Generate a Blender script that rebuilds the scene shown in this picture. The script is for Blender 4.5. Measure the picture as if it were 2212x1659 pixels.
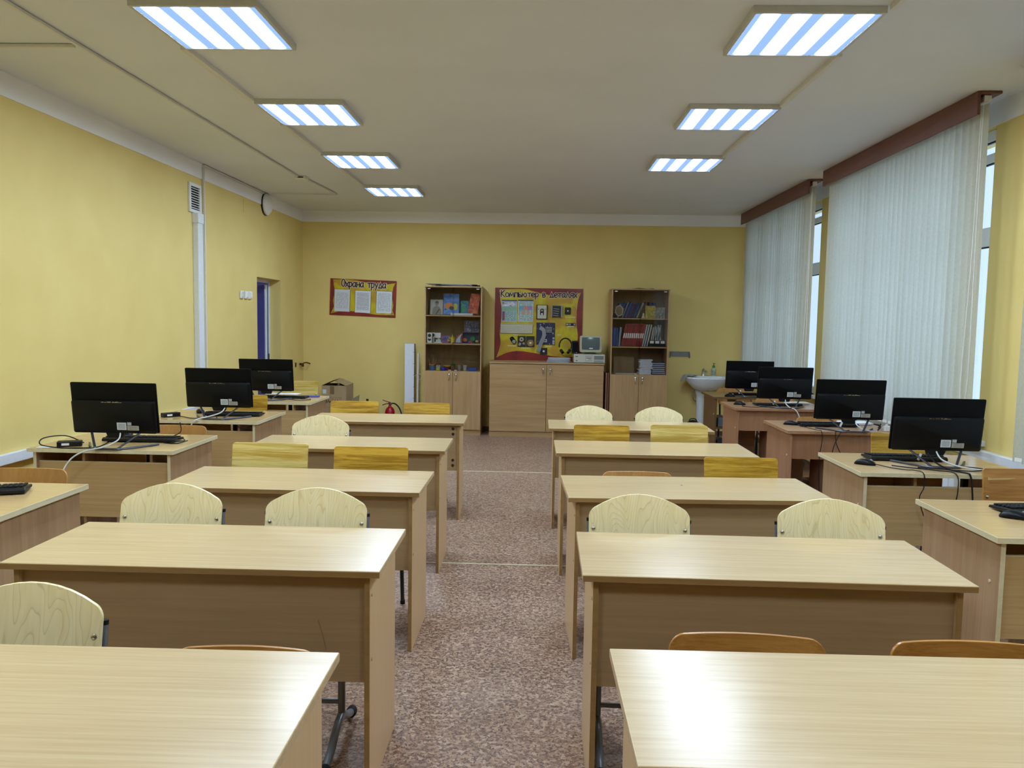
import bpy, bmesh, math, random
from mathutils import Vector, Matrix
random.seed(7)
for o in list(bpy.data.objects): bpy.data.objects.remove(o, do_unlink=True)
SC = bpy.context.scene
COL = SC.collection
PI = math.pi

# ---------------------------------------------------------------- camera
cam_d = bpy.data.cameras.new('camera'); cam = bpy.data.objects.new('camera', cam_d); COL.objects.link(cam)
cam_d.sensor_width = 36.0; cam_d.sensor_fit = 'HORIZONTAL'
cam_d.lens = 1717.59 / 2212 * 36.0
cam_d.clip_start = 0.05; cam_d.clip_end = 200
RX = Vector((0.99937151, 0.03162405, 0.01601602))
RY = -Vector((0.01851238, -0.08029305, -0.99659938))
RZ = -Vector((-0.03023053, 0.99626951, -0.08082803))
m = Matrix((RX, RY, RZ)).transposed().to_4x4(); m.translation = (0, 0, 1.534)
cam.matrix_world = m
SC.camera = cam

# ---------------------------------------------------------------- sky, exposure
SKY_STRENGTH = 1.22
LAMP_STRIPE = 71.0
LAMP_GAP = 1.0
w = bpy.data.worlds.new('overcast_sky'); SC.world = w; w.use_nodes = True
bg = w.node_tree.nodes['Background']; bg.inputs[0].default_value = (0.66, 0.83, 1.0, 1); bg.inputs[1].default_value = SKY_STRENGTH
vs = SC.view_settings
vs.view_transform = 'Standard'; vs.look = 'None'; vs.gamma = 1.0; vs.use_curve_mapping = False
vs.exposure = 0.0
SC.display_settings.display_device = 'sRGB'
SC.cycles.max_bounces = 6; SC.cycles.diffuse_bounces = 4; SC.cycles.glossy_bounces = 2
SC.cycles.transparent_max_bounces = 10; SC.cycles.sample_clamp_indirect = 6.0
SC.cycles.use_denoising = True; SC.cycles.use_light_tree = False
SC.cycles.use_adaptive_sampling = True; SC.cycles.adaptive_threshold = 0.08; SC.cycles.adaptive_min_samples = 12; SC.cycles.time_limit = 1000
SC.cycles.caustics_reflective = False; SC.cycles.caustics_refractive = False

# ---------------------------------------------------------------- material helpers
def H(h):
    c = [int(h[i:i + 2], 16) / 255 for i in (0, 2, 4)]
    return tuple([(x / 12.92 if x <= .04045 else ((x + .055) / 1.055) ** 2.4) for x in c] + [1.0])
class NT:
    def __init__(s, name):
        s.mat = bpy.data.materials.new(name); s.mat.use_nodes = True
        s.t = s.mat.node_tree; s.n = s.t.nodes; s.l = s.t.links
        s.p = s.n['Principled BSDF']; s.out = s.n['Material Output']
    def node(s, typ, **kw):
        nd = s.n.new(typ)
        for k, v in kw.items(): setattr(nd, k, v)
        return nd
    def link(s, a, b): s.l.new(a, b)
    def math(s, op, a, b=None, c=None):
        nd = s.n.new('ShaderNodeMath'); nd.operation = op
        for i, v in enumerate((a, b, c)):
            if v is None: continue
            if isinstance(v, (int, float)): nd.inputs[i].default_value = v
            else: s.l.new(v, nd.inputs[i])
        return nd.outputs[0]
    def coords(s, scale=(1, 1, 1), rnd=True):
        tc = s.n.new('ShaderNodeTexCoord'); mp = s.n.new('ShaderNodeMapping')
        mp.inputs['Scale'].default_value = scale
        src = tc.outputs['Object']
        if rnd:
            oi = s.n.new('ShaderNodeObjectInfo'); va = s.n.new('ShaderNodeVectorMath'); va.operation = 'ADD'
            mu = s.n.new('ShaderNodeVectorMath'); mu.operation = 'SCALE'; mu.inputs[0].default_value = (17.3, 23.7, 31.1)
            s.l.new(oi.outputs['Random'], mu.inputs['Scale'])
            s.l.new(src, va.inputs[0]); s.l.new(mu.outputs[0], va.inputs[1]); src = va.outputs[0]
        s.l.new(src, mp.inputs['Vector']); return mp.outputs[0]
    def noise(s, vec, scale, detail=3, rough=.55, dist=0):
        nd = s.n.new('ShaderNodeTexNoise'); nd.inputs['Scale'].default_value = scale
        nd.inputs['Detail'].default_value = detail; nd.inputs['Roughness'].default_value = rough
        nd.inputs['Distortion'].default_value = dist
        s.l.new(vec, nd.inputs['Vector']); return nd.outputs['Fac']
    def ramp(s, fac, stops, interp='LINEAR'):
        nd = s.n.new('ShaderNodeValToRGB'); e = nd.color_ramp; e.interpolation = interp
        while len(e.elements) < len(stops): e.elements.new(.5)
        for el, (p, c) in zip(e.elements, stops): el.position = p; el.color = c if len(c) == 4 else (*c, 1)
        s.l.new(fac, nd.inputs[0]); return nd.outputs[0]
    def mix(s, fac, a, b, mode='MIX'):
        nd = s.n.new('ShaderNodeMix'); nd.data_type = 'RGBA'; nd.blend_type = mode
        for i, v in ((0, fac), (6, a), (7, b)):
            if isinstance(v, (int, float)): nd.inputs[i].default_value = v
            elif isinstance(v, tuple): nd.inputs[i].default_value = v
            else: s.l.new(v, nd.inputs[i])
        return nd.outputs[2]
    def bump(s, h, strength=.2, dist=.002):
        nd = s.n.new('ShaderNodeBump'); nd.inputs['Strength'].default_value = strength; nd.inputs['Distance'].default_value = dist
        s.l.new(h, nd.inputs['Height']); s.l.new(nd.outputs[0], s.p.inputs['Normal'])
    def base(s, col, rough=.5, spec=.5, metal=0):
        if isinstance(col, tuple): s.p.inputs['Base Color'].default_value = col
        else: s.l.new(col, s.p.inputs['Base Color'])
        s.p.inputs['Roughness'].default_value = rough; s.p.inputs['Specular IOR Level'].default_value = spec
        s.p.inputs['Metallic'].default_value = metal
        return s.mat
_cache = {}
def plain(hexc, rough=.5, spec=.5, metal=0, var=.03):
    k = ('p', hexc, rough, spec, metal)
    if k not in _cache:
        t = NT('plain_' + hexc)
        c = H(hexc)
        if var:
            f = t.noise(t.coords((1, 1, 1)), 35, 3)
            lo = tuple(x * (1 - var) for x in c[:3]) + (1,); hi = tuple(min(1, x * (1 + var)) for x in c[:3]) + (1,)
            c = t.ramp(f, [(.3, lo), (.7, hi)])
        _cache[k] = t.base(c, rough, spec, metal)
    return _cache[k]
def wood(name, dark, light, axis, rough=.34, along=1.3, across=26, spec=.5, contrast=(.25, .75)):
    t = NT(name)
    sc = [across] * 3; sc['XYZ'.index(axis)] = along
    v = t.coords(tuple(sc))
    f1 = t.noise(v, 1.0, 5, .6, .6)
    sc2 = [x * 6 for x in sc]; sc2['XYZ'.index(axis)] = along * 5
    f2 = t.noise(t.coords(tuple(sc2)), 1.0, 3, .6)
    sc3 = [4] * 3; sc3['XYZ'.index(axis)] = .7
    f3 = t.noise(t.coords(tuple(sc3)), 1.0, 2, .5, 1.2)
    f = t.math('ADD', t.math('MULTIPLY', f1, .6), t.math('ADD', t.math('MULTIPLY', f2, .22), t.math('MULTIPLY', f3, .18)))
    c = t.ramp(f, [(contrast[0] + .1, H(dark)), (contrast[1] - .1, H(light))])
    t.bump(f2, .05, .0006)
    return t.base(c, rough, spec)
def contour_ply(name, dark, light, line, rough=.4, rings=7):
    t = NT(name)
    v = t.coords((13, 3, 2.8))
    n = t.noise(v, 1.0, 1.5, .4, .3)
    fr = t.math('FRACT', t.math('MULTIPLY', n, rings * 2.0))
    ln = t.ramp(fr, [(0, (1, 1, 1)), (.10, (.25, .25, .25)), (.5, (0, 0, 0)), (.93, (0, 0, 0)), (1, (1, 1, 1))])
    fine = t.noise(t.coords((60, 20, 5)), 1, 3)
    b = t.ramp(fine, [(.3, H(dark)), (.7, H(light))])
    c = t.mix(t.math('MULTIPLY', ln, .4), b, H(line))
    return t.base(c, rough, .45)
def printed(name, paper, ink, freq=70, words=60, dens=.46, margin=(.09, .13), head=None, rough=.5):
    """sheet with rows of print: local x across, local z up, both metres"""
    t = NT(name); tc = t.node('ShaderNodeTexCoord'); sp = t.node('ShaderNodeSeparateXYZ'); t.link(tc.outputs['Object'], sp.inputs[0])
    x, z = sp.outputs[0], sp.outputs[2]
    zf = t.math('MULTIPLY', z, freq)
    row = t.math('LESS_THAN', t.math('FRACT', zf), .5)
    cb = t.node('ShaderNodeCombineXYZ'); t.link(t.math('MULTIPLY', x, words), cb.inputs[0]); t.link(t.math('FLOOR', zf), cb.inputs[2])
    nz = t.noise(cb.outputs[0], 1.0, 1)
    wd = t.math('GREATER_THAN', nz, dens)
    mx = t.math('LESS_THAN', t.math('ABSOLUTE', x), margin[0]); mz = t.math('LESS_THAN', t.math('ABSOLUTE', z), margin[1])
    f = t.math('MULTIPLY', t.math('MULTIPLY', row, wd), t.math('MULTIPLY', mx, mz))
    c = t.mix(t.math('MULTIPLY', f, .8), H(paper), H(ink))
    if head:
        hf = t.math('GREATER_THAN', z, head[0]); c = t.mix(hf, c, H(head[1]))
    return t.base(c, rough)
def glass(name, tint=(.93, .97, .97, 1), gloss=.08):
    t = NT(name); t.n.remove(t.p)
    tr = t.node('ShaderNodeBsdfTransparent'); tr.inputs[0].default_value = tint
    gl = t.node('ShaderNodeBsdfGlossy'); gl.inputs['Roughness'].default_value = .03
    fr = t.node('ShaderNodeFresnel'); fr.inputs[0].default_value = 1.45
    mx = t.node('ShaderNodeMixShader'); ge = t.node('ShaderNodeNewGeometry')
    t.link(t.math('MULTIPLY', t.math('ADD', fr.outputs[0], gloss - .04), t.math('SUBTRACT', 1.0, ge.outputs['Backfacing'])), mx.inputs[0])
    t.link(tr.outputs[0], mx.inputs[1]); t.link(gl.outputs[0], mx.inputs[2]); t.link(mx.outputs[0], t.out.inputs[0])
    return t.mat

# ---------------------------------------------------------------- mesh helpers
class B:
    def __init__(s): s.v = []; s.f = []
    def add(s, vs, fs):
        o = len(s.v); s.v += [tuple(v) for v in vs]; s.f += [tuple(i + o for i in f) for f in fs]; return s
    def box(s, x0, x1, y0, y1, z0, z1, M=None):
        vs = [Vector(p) for p in ((x0, y0, z0), (x1, y0, z0), (x1, y1, z0), (x0, y1, z0), (x0, y0, z1), (x1, y0, z1), (x1, y1, z1), (x0, y1, z1))]
        if M is not None: vs = [M @ p for p in vs]
        return s.add(vs, [(3, 2, 1, 0), (4, 5, 6, 7), (0, 1, 5, 4), (1, 2, 6, 5), (2, 3, 7, 6), (3, 0, 4, 7)])
    def prism(s, pts, axis, a, b):
        """2-D outline extruded along axis; pts in the two other axes in order"""
        def P(u, v, t): return {'X': (t, u, v), 'Y': (u, t, v), 'Z': (u, v, t)}[axis]
        n = len(pts); vs = [P(u, v, a) for u, v in pts] + [P(u, v, b) for u, v in pts]
        fs = [tuple(range(n)), tuple(range(2 * n - 1, n - 1, -1))] + [(i, i + n, (i + 1) % n + n, (i + 1) % n) for i in range(n)]
        return s.add(vs, fs)
    def cyl(s, p0, p1, r0, r1=None, n=14):
        r1 = r0 if r1 is None else r1
        p0, p1 = Vector(p0), Vector(p1); d = (p1 - p0).normalized()
        a = d.orthogonal().normalized(); b = d.cross(a)
        vs = []
        for p, r in ((p0, r0), (p1, r1)):
            for i in range(n):
                t = 2 * PI * i / n; vs.append(p + (a * math.cos(t) + b * math.sin(t)) * r)
        fs = [tuple(range(n - 1, -1, -1)), tuple(range(n, 2 * n))] + [(i, (i + 1) % n, (i + 1) % n + n, i + n) for i in range(n)]
        return s.add(vs, fs)
    def tube(s, pts, r, n=8, closed=False, smooth=0):
        P = [Vector(p) for p in pts]
        if smooth: P = spline(P, smooth)
        m = len(P); rings = []; up = None
        for i, p in enumerate(P):
            if closed: d = P[(i + 1) % m] - P[i - 1]
            else: d = P[min(i + 1, m - 1)] - P[max(i - 1, 0)]
            d = d.normalized() if d.length > 1e-9 else Vector((0, 0, 1))
            if up is None: up = d.orthogonal().normalized()
            a = (up - d * up.dot(d)); a = a.normalized() if a.length > 1e-6 else d.orthogonal().normalized()
            up = a; b = d.cross(a)
            rings.append([p + (a * math.cos(2 * PI * k / n) + b * math.sin(2 * PI * k / n)) * r for k in range(n)])
        vs = [q for rg in rings for q in rg]; fs = []
        for i in range(m if closed else m - 1):
            j = (i + 1) % m
            for k in range(n): fs.append((i * n + k, i * n + (k + 1) % n, j * n + (k + 1) % n, j * n + k))
        if not closed: fs += [tuple(range(n - 1, -1, -1)), tuple(range((m - 1) * n, m * n))]
        return s.add(vs, fs)
    def lathe(s, prof, n=24, c=(0, 0, 0), sx=1, sy=1, axis='Z'):
        vs = []
        for r, z in prof:
            for k in range(n):
                t = 2 * PI * k / n; x, y = r * math.cos(t) * sx, r * math.sin(t) * sy
                q = (x, y, z) if axis == 'Z' else ((z, x, y) if axis == 'X' else (x, z, y))
                vs.append((q[0] + c[0], q[1] + c[1], q[2] + c[2]))
        m = len(prof); fs = []
        for i in range(m - 1):
            for k in range(n): fs.append((i * n + k, i * n + (k + 1) % n, (i + 1) * n + (k + 1) % n, (i + 1) * n + k))
        fs += [tuple(range(n - 1, -1, -1)), tuple(range((m - 1) * n, m * n))]
        return s.add(vs, fs)
    def slab(s, cols, yf, th):
        """board standing in xz: cols = [(x, zbottom, ztop)], yf(x, z) front surface, thickness th"""
        K = 5; vs = []
        for x, zb, zt in cols:
            for k in range(K):
                z = zb + (zt - zb) * k / (K - 1); vs.append((x, yf(x, z), z))
        for x, zb, zt in cols:
            for k in range(K):
                z = zb + (zt - zb) * k / (K - 1); vs.append((x, yf(x, z) + th, z))
        n = len(cols); o = n * K; fs = []
        for i in range(n - 1):
            for k in range(K - 1):
                a, b, c, d = i * K + k, (i + 1) * K + k, (i + 1) * K + k + 1, i * K + k + 1
                fs += [(a, b, c, d), (o + d, o + c, o + b, o + a)]
            fs += [(i * K, o + i * K, o + (i + 1) * K, (i + 1) * K), (i * K + K - 1, (i + 1) * K + K - 1, o + (i + 1) * K + K - 1, o + i * K + K - 1)]
        for k in range(K - 1):
            fs += [(k, k + 1, o + k + 1, o + k), ((n - 1) * K + k, o + (n - 1) * K + k, o + (n - 1) * K + k + 1, (n - 1) * K + k + 1)]
        return s.add(vs, fs)
    def xf(s, M): s.v = [tuple(M @ Vector(p)) for p in s.v]; return s
    def mesh(s, name, mat, bevel=0, seg=2, ang=38):
        me = bpy.data.meshes.new(name); me.from_pydata(s.v, [], s.f)
        bm = bmesh.new(); bm.from_mesh(me)
        bmesh.ops.recalc_face_normals(bm, faces=bm.faces)
        if bevel:
            ed = [e for e in bm.edges if len(e.link_faces) == 2 and e.calc_face_angle(0) > .6]
            bmesh.ops.bevel(bm, geom=ed, offset=bevel, segments=seg, affect='EDGES', profile=.5, clamp_overlap=True)
        bm.to_mesh(me); bm.free()
        me.shade_smooth(); me.set_sharp_from_angle(angle=math.radians(min(ang, 19) if bevel else ang))
        if mat: me.materials.append(mat)
        return me
def spline(P, k=6):
    out = []
    for i in range(len(P) - 1):
        p0, p1, p2, p3 = P[max(i - 1, 0)], P[i], P[i + 1], P[min(i + 2, len(P) - 1)]
        for j in range(k):
            t = j / k
            out.append(.5 * ((2 * p1) + (p2 - p0) * t + (2 * p0 - 5 * p1 + 4 * p2 - p3) * t * t + (3 * p1 - p0 - 3 * p2 + p3) * t ** 3))
    out.append(P[-1]); return out
def link(name, me, parent=None, loc=(0, 0, 0), rot=(0, 0, 0)):
    o = bpy.data.objects.new(name, me); COL.objects.link(o)
    o.location = loc; o.rotation_euler = rot
    if parent is not None: o.parent = parent
    return o
def part(name, b, mat, parent, bevel=0, loc=(0, 0, 0), rot=(0, 0, 0), seg=2, label=None):
    o = link(name, b.mesh(name, mat, bevel, seg) if isinstance(b, B) else b, parent, loc, rot)
    if label: o['label'] = label
    return o
def thing(name, label, cat, loc=(0, 0, 0), rz=0, group=None, rot=None):
    o = bpy.data.objects.new(name, None); COL.objects.link(o); o.empty_display_size = .05
    o.location = loc; o.rotation_euler = rot if rot else (0, 0, rz); o['label'] = label; o['category'] = cat
    if group: o['group'] = group
    return o
def solo(name, b, mat, label, cat, loc=(0, 0, 0), rz=0, group=None, bevel=0, rot=None, seg=2):
    o = link(name, b.mesh(name, mat, bevel, seg) if isinstance(b, B) else b, None, loc, rot if rot else (0, 0, rz))
    o['label'] = label; o['category'] = cat
    if group: o['group'] = group
    return o
def struct(name, b, mat, label, bevel=0, parent=None, loc=(0, 0, 0)):
    o = part(name, b, mat, parent, bevel, loc); 
    if parent is None: o['kind'] = 'structure'; o['label'] = label
    return o
ORD = ['first', 'second', 'third', 'fourth', 'fifth', 'sixth', 'seventh', 'eighth', 'ninth', 'tenth', 'eleventh', 'twelfth', 'thirteenth', 'fourteenth', 'fifteenth', 'sixteenth', 'seventeenth', 'eighteenth', 'nineteenth', 'twentieth', 'twenty-first', 'twenty-second', 'twenty-third', 'twenty-fourth', 'twenty-fifth', 'twenty-sixth', 'twenty-seventh', 'twenty-eighth', 'twenty-ninth', 'thirtieth', 'thirty-first', 'thirty-second', 'thirty-third', 'thirty-fourth', 'thirty-fifth', 'thirty-sixth']

# ---------------------------------------------------------------- materials
def mk_wall():
    t = NT('yellow_wall_paint')
    v = t.coords((1, 1, 1), rnd=False)
    f = t.noise(v, 2.2, 3)
    c = t.ramp(f, [(.3, H('e2c97c')), (.7, H('e8d084'))])
    t.bump(t.noise(v, 160, 2), .12, .002)
    return t.base(c, .62, .35)
def mk_white(name, hexc, rough=.7):
    t = NT(name); v = t.coords((1, 1, 1), rnd=False)
    c = H(hexc); lo = tuple(x * .95 for x in c[:3]) + (1,)
    t.bump(t.noise(v, 90, 2), .08, .002)
    return t.base(t.ramp(t.noise(v, 1.5, 3), [(.3, lo), (.7, c)]), rough, .3)
def mk_floor():
    t = NT('cork_pattern_linoleum'); v = t.coords((1, 1, 1), rnd=False)
    vw = t.node('ShaderNodeVectorMath', operation='ADD'); t.link(v, vw.inputs[0])
    nn = t.node('ShaderNodeTexNoise'); nn.inputs['Scale'].default_value = 45; nn.inputs['Detail'].default_value = 2; t.link(v, nn.inputs['Vector'])
    sb = t.node('ShaderNodeVectorMath', operation='SUBTRACT'); t.link(nn.outputs['Color'], sb.inputs[0]); sb.inputs[1].default_value = (.5, .5, .5)
    sl = t.node('ShaderNodeVectorMath', operation='SCALE'); t.link(sb.outputs[0], sl.inputs[0]); sl.inputs['Scale'].default_value = .045
    t.link(sl.outputs[0], vw.inputs[1])
    mp = t.node('ShaderNodeMapping'); mp.inputs['Scale'].default_value = (1.0, 1.7, 1); t.link(vw.outputs[0], mp.inputs[0])
    vo = t.node('ShaderNodeTexVoronoi', feature='F1'); vo.inputs['Scale'].default_value = 58; t.link(mp.outputs[0], vo.inputs['Vector'])
    sep = t.node('ShaderNodeSeparateColor'); t.link(vo.outputs['Color'], sep.inputs[0])
    cells = t.ramp(sep.outputs[0], [(0, H('7a5a48')), (.35, H('a8866e')), (.7, H('ba987e')), (1, H('d0b49a'))])
    ve = t.node('ShaderNodeTexVoronoi', feature='DISTANCE_TO_EDGE'); ve.inputs['Scale'].default_value = 58; t.link(mp.outputs[0], ve.inputs['Vector'])
    gate = t.math('GREATER_THAN', t.noise(v, 60, 1), .5)
    edge = t.math('MULTIPLY', t.math('LESS_THAN', ve.outputs['Distance'], .11), gate)
    c = t.mix(t.math('MULTIPLY', edge, .9), cells, H('3c2626'))
    big = t.noise(v, 1.2, 2)
    c = t.mix(.25, c, t.ramp(big, [(.3, H('8a6a5a')), (.7, H('b09480'))]))
    return t.base(c, .42, .45)
M = {}
M['wall'] = mk_wall()
M['white_paint'] = mk_white('white_cornice_paint', 'f6f6f8')
M['ceil'] = mk_white('ceiling_paint', 'e4e8f2')
M['floor'] = mk_floor()
M['desk_x'] = wood('beech_laminate_x', 'bea072', 'd0b488', 'X', .23, 2.2, 90)
M['desk_side'] = wood('beech_laminate_side', 'caa878', 'd6b484', 'Z', .36, 1.6, 60)
M['desk_front_shaded'] = wood('beech_laminate_front_shaded', '9a7c58', 'a88a60', 'X', .4, 1.4, 50)  # darker copy of the laminate: shade of the front panels put into the colour
M['edge_pale'] = wood('pale_edge_band', 'd6c79c', 'e6dab6', 'Y', .35)
M['edge_brown'] = wood('brown_edge_band', '8e6c3e', 'a17d4c', 'X', .4)
M['pc_x'] = wood('pc_desk_laminate_x', 'be9c68', 'd0ae7c', 'X', .2, 1.6, 60)
M['pc_z'] = wood('pc_desk_laminate_side', 'aa8660', 'c2a078', 'Z', .4)
M['red_x'] = wood('reddish_laminate_x', '9c7350', 'b98f68', 'X', .3)
M['red_z'] = wood('reddish_laminate_side', '9a6d4c', 'b08260', 'Z', .4)
M['brown_x'] = wood('dark_walnut_laminate_x', '7a5a34', '94723f', 'X', .35)
M['brown_z'] = wood('dark_walnut_laminate_side', '5e4226', '775634', 'Z', .42)
M['cab_z'] = wood('cabinet_laminate_z', 'a58256', 'be9a6b', 'Z', .42)
M['cab_x'] = wood('cabinet_laminate_x', 'a58256', 'be9a6b', 'X', .42)
M['cab_back'] = wood('cabinet_back_board', '8a6f48', '9c7e54', 'Z', .6)
M['ply_pale'] = contour_ply('pale_birch_plywood', 'ecd8a0', 'f4e4b4', 'bd9c5c', .32, 9)
M['ply_grain'] = M['ply_pale']
M['rect_yellow'] = wood('yellow_varnished_board', '9c7016', 'd2a83e', 'X', .28, 1.8, 34, contrast=(.33, .67))
M['rect_light'] = wood('light_yellow_board', 'b8953a', 'dcc678', 'X', .35, 1.8, 34, contrast=(.33, .67))
M['rect_brown'] = wood('brown_varnished_board', 'a0682a', 'c48c46', 'X', .28, 2.0, 40, contrast=(.3, .7))
M['rect_orange'] = wood('orange_brown_ply', 'b07a3c', 'cc9858', 'Z', .35, 2.0, 30)
M['steel_grey'] = plain('7a8088', .32, .5, .35)
M['steel_dark'] = plain('35383c', .4, .5, .4)
M['black_pl'] = plain('0b0c0e', .45, .4)
M['black_gl'] = plain('06070a', .4, .25)
M['black_hi'] = plain('06070a', .42, .2)
M['rubber'] = plain('121214', .6, .3)
M['screw'] = plain('c9c9c4', .25, .5, 1.0)
M['gunmetal'] = plain('5c5f68', .35, .5, .8)
M['white_pl'] = plain('e6e6e2', .4, .45)
M['grey_pl'] = plain('9a9a98', .5, .4)
M['sticker'] = printed('sticker_white', 'd4dadc', '5a6268', 260, 220, .42, (.021, .016))
M['sticker2'] = printed('sticker_grey', 'b4b0a6', '6a645c', 260, 220, .42, (.026, .012))
M['cable_w'] = plain('d8d8d4', .5, .4)
M['cable_g'] = plain('a0a2a0', .5, .4)
M['chrome'] = plain('d8dadd', .12, .5, 1.0, 0)
M['paper'] = plain('e9e9ea', .7, .3)
M['glass'] = glass('window_glass', (.95, .98, 1, 1), .05)
M['cab_glass'] = glass('tinted_cabinet_glass', (.90, .89, .87, 1), .055)
M['clear'] = glass('clear_glass', (.92, .95, .95, 1), .06)
M['valance'] = wood('valance_brown_laminate', '6b4238', '7d5045', 'Y', .5)
M['pvc'] = plain('dfe2e6', .35, .5)
M['porcelain'] = plain('e8ecf0', .12, .6)
M['ext_red'] = plain('a3121c', .22, .55)
M['carton'] = wood('corrugated_carton', '9c8560', 'af9872', 'X', .8, 20, 3)
def mk_slat():
    t = NT('blind_fabric'); t.n.remove(t.p)
    v = t.coords((90, 90, 60)); f = t.noise(v, 1, 2)
    c = t.ramp(f, [(.3, H('d2d4cc')), (.7, H('dadcd4'))])
    d = t.node('ShaderNodeBsdfDiffuse'); tl = t.node('ShaderNodeBsdfTranslucent')
    t.link(c, d.inputs[0]); t.link(c, tl.inputs[0])
    mx = t.node('ShaderNodeMixShader'); mx.inputs[0].default_value = .56
    t.link(d.outputs[0], mx.inputs[1]); t.link(tl.outputs[0], mx.inputs[2]); t.link(mx.outputs[0], t.out.inputs[0])
    return t.mat
M['slat'] = mk_slat()
def mk_lamp():
    t = NT('fluorescent_diffuser'); t.n.remove(t.p)
    tc = t.node('ShaderNodeTexCoord'); sp = t.node('ShaderNodeSeparateXYZ'); t.link(tc.outputs['Object'], sp.inputs[0])
    x, y = sp.outputs[0], sp.outputs[1]
    u = t.math('FRACT', t.math('DIVIDE', t.math('ADD', x, .28), .14))
    d = t.math('ABSOLUTE', t.math('SUBTRACT', u, .5))
    yl = t.math('SMOOTH_MIN', 1.0, t.math('MULTIPLY', t.math('SUBTRACT', .281, t.math('ABSOLUTE', y)), 30), .2)
    s = t.ramp(d, [(.0, (1, 1, 1)), (.15, (1, 1, 1)), (.33, (0, 0, 0)), (.5, (0, 0, 0))], 'EASE')
    s2 = t.math('MULTIPLY', s, yl)
    em = t.node('ShaderNodeEmission')
    t.link(t.mix(s2, (.36, .58, 1.0, 1), (.65, .82, 1.0, 1)), em.inputs[0])
    t.link(t.math('ADD', LAMP_GAP, t.math('MULTIPLY', s2, LAMP_STRIPE)), em.inputs[1])
    t.link(em.outputs[0], t.out.inputs[0]); return t.mat
M['lamp'] = mk_lamp()

# ---------------------------------------------------------------- the room
XL, XR, YB, YF, ZC = -3.215, 2.90, 10.86, -2.5, 2.96
DY0, DY1, DZ = 9.07, 9.91, 1.975            # doorway in the left wall
WIN = [(5.27, 7.50), (8.37, 10.55), (2.15, 4.40)]
WZ0, WZ1 = .80, 2.82
struct('floor', B().box(XL, XR, YF, YB, -.05, 0), M['floor'], 'brown cork-pattern linoleum floor of the classroom')
struct('ceiling', B().box(XL - .2, XR + .4, YF - .2, YB + .2, ZC, ZC + .1), M['ceil'], 'plain off-white plaster ceiling of the classroom')
b = B().box(XL - .15, XL, YF, DY0, 0, ZC).box(XL - .15, XL, DY1, YB, 0, ZC).box(XL - .15, XL, DY0, DY1, DZ, ZC)
struct('wall_left', b, M['wall'], 'yellow painted wall on the left with a doorway')
struct('wall_back', B().box(XL - .15, XR + .35, YB, YB + .15, 0, ZC), M['wall'], 'yellow painted far wall behind the glass cabinets')
struct('wall_front', B().box(XL - .15, XR + .35, YF - .15, YF, 0, ZC), M['wall'], 'yellow painted wall at the near end of the room')
b = B(); ys = YF
for y0, y1 in sorted(WIN):
    b.box(XR, XR + .35, ys, y0, 0, ZC); b.box(XR, XR + .35, y0, y1, 0, WZ0); b.box(XR, XR + .35, y0, y1, WZ1, ZC); ys = y1
b.box(XR, XR + .35, ys, YB, 0, ZC)
struct('wall_right', b, M['wall'], 'yellow painted window wall on the right')
# white painted band under the ceiling
cz = 2.815
struct('trim_1', B().box(XL, XL + .006, YF, YB, cz, ZC), M['white_paint'], 'white painted band along the top of the left wall')
struct('trim_2', B().prism([(YB, cz), (YB - .006, cz), (YB - .006, cz + .11), (YB - .03, ZC), (YB, ZC)], 'X', XL, XR), M['white_paint'], 'white painted band along the top of the far wall')
struct('trim_3', B().box(XR - .006, XR, YF, YB, cz, ZC), M['white_paint'], 'white painted band along the top of the window wall')
M['skirting'] = wood('brown_skirting', '5a3d33', '6c4c40', 'X', .5)
struct('baseboard_back', B().box(XL, XR, YB - .015, YB, 0, .06), M['skirting'], 'low brown skirting along the far wall')
struct('baseboard_left', B().box(XL, XL + .015, YF, DY0 - .02, 0, .06).box(XL, XL + .015, DY1 + .02, YB, 0, .06), M['skirting'], 'low brown skirting along the left wall')
struct('baseboard_right', B().box(XR - .015, XR, YF, YB, 0, .06), M['skirting'], 'low brown skirting along the window wall')
M['seam'] = plain('d9cfae', .5, .4)
struct('trim_4', B().box(XL + .02, XR - .02, 4.868, 4.882, 0, .004), M['seam'], 'pale seam strip across the floor beside the third row')
struct('trim_5', B().box(XL + .02, XR - .02, 7.905, 7.921, 0, .004), M['seam'], 'pale seam strip across the floor before the glass cabinets')
# hallway beyond the doorway
hall = plain('5a569c', .5, .4); hall_up = plain('9ca8c0', .6, .4)
struct('wall_hallway', B().box(-5.2, -5.1, 6.5, 13, 0, 1.56), hall, 'violet-blue lower wall of the hallway beyond the door')
struct('wall_hallway_upper', B().box(-5.2, -5.1, 6.5, 13, 1.56, 2.9), hall_up, 'grey-blue upper wall of the hallway beyond the door')
struct('wall_hallway_end', B().box(-5.2, XL - .15, 13, 13.1, 0, 2.9), hall, 'violet-blue end wall of the hallway')
struct('floor_hallway', B().box(-5.2, XL, 6.5, 13, -.05, 0), M['floor'], 'floor of the hallway beyond the door')
struct('ceiling_hallway', B().box(-5.2, XL - .15, 6.5, 13, 2.9, 3.0), M['ceil'], 'ceiling of the hallway beyond the door')
struct('wall_hallway_near', B().box(-5.2, XL - .15, 6.4, 6.5, 0, 2.9), hall_up, 'near wall of the hallway')
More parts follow.
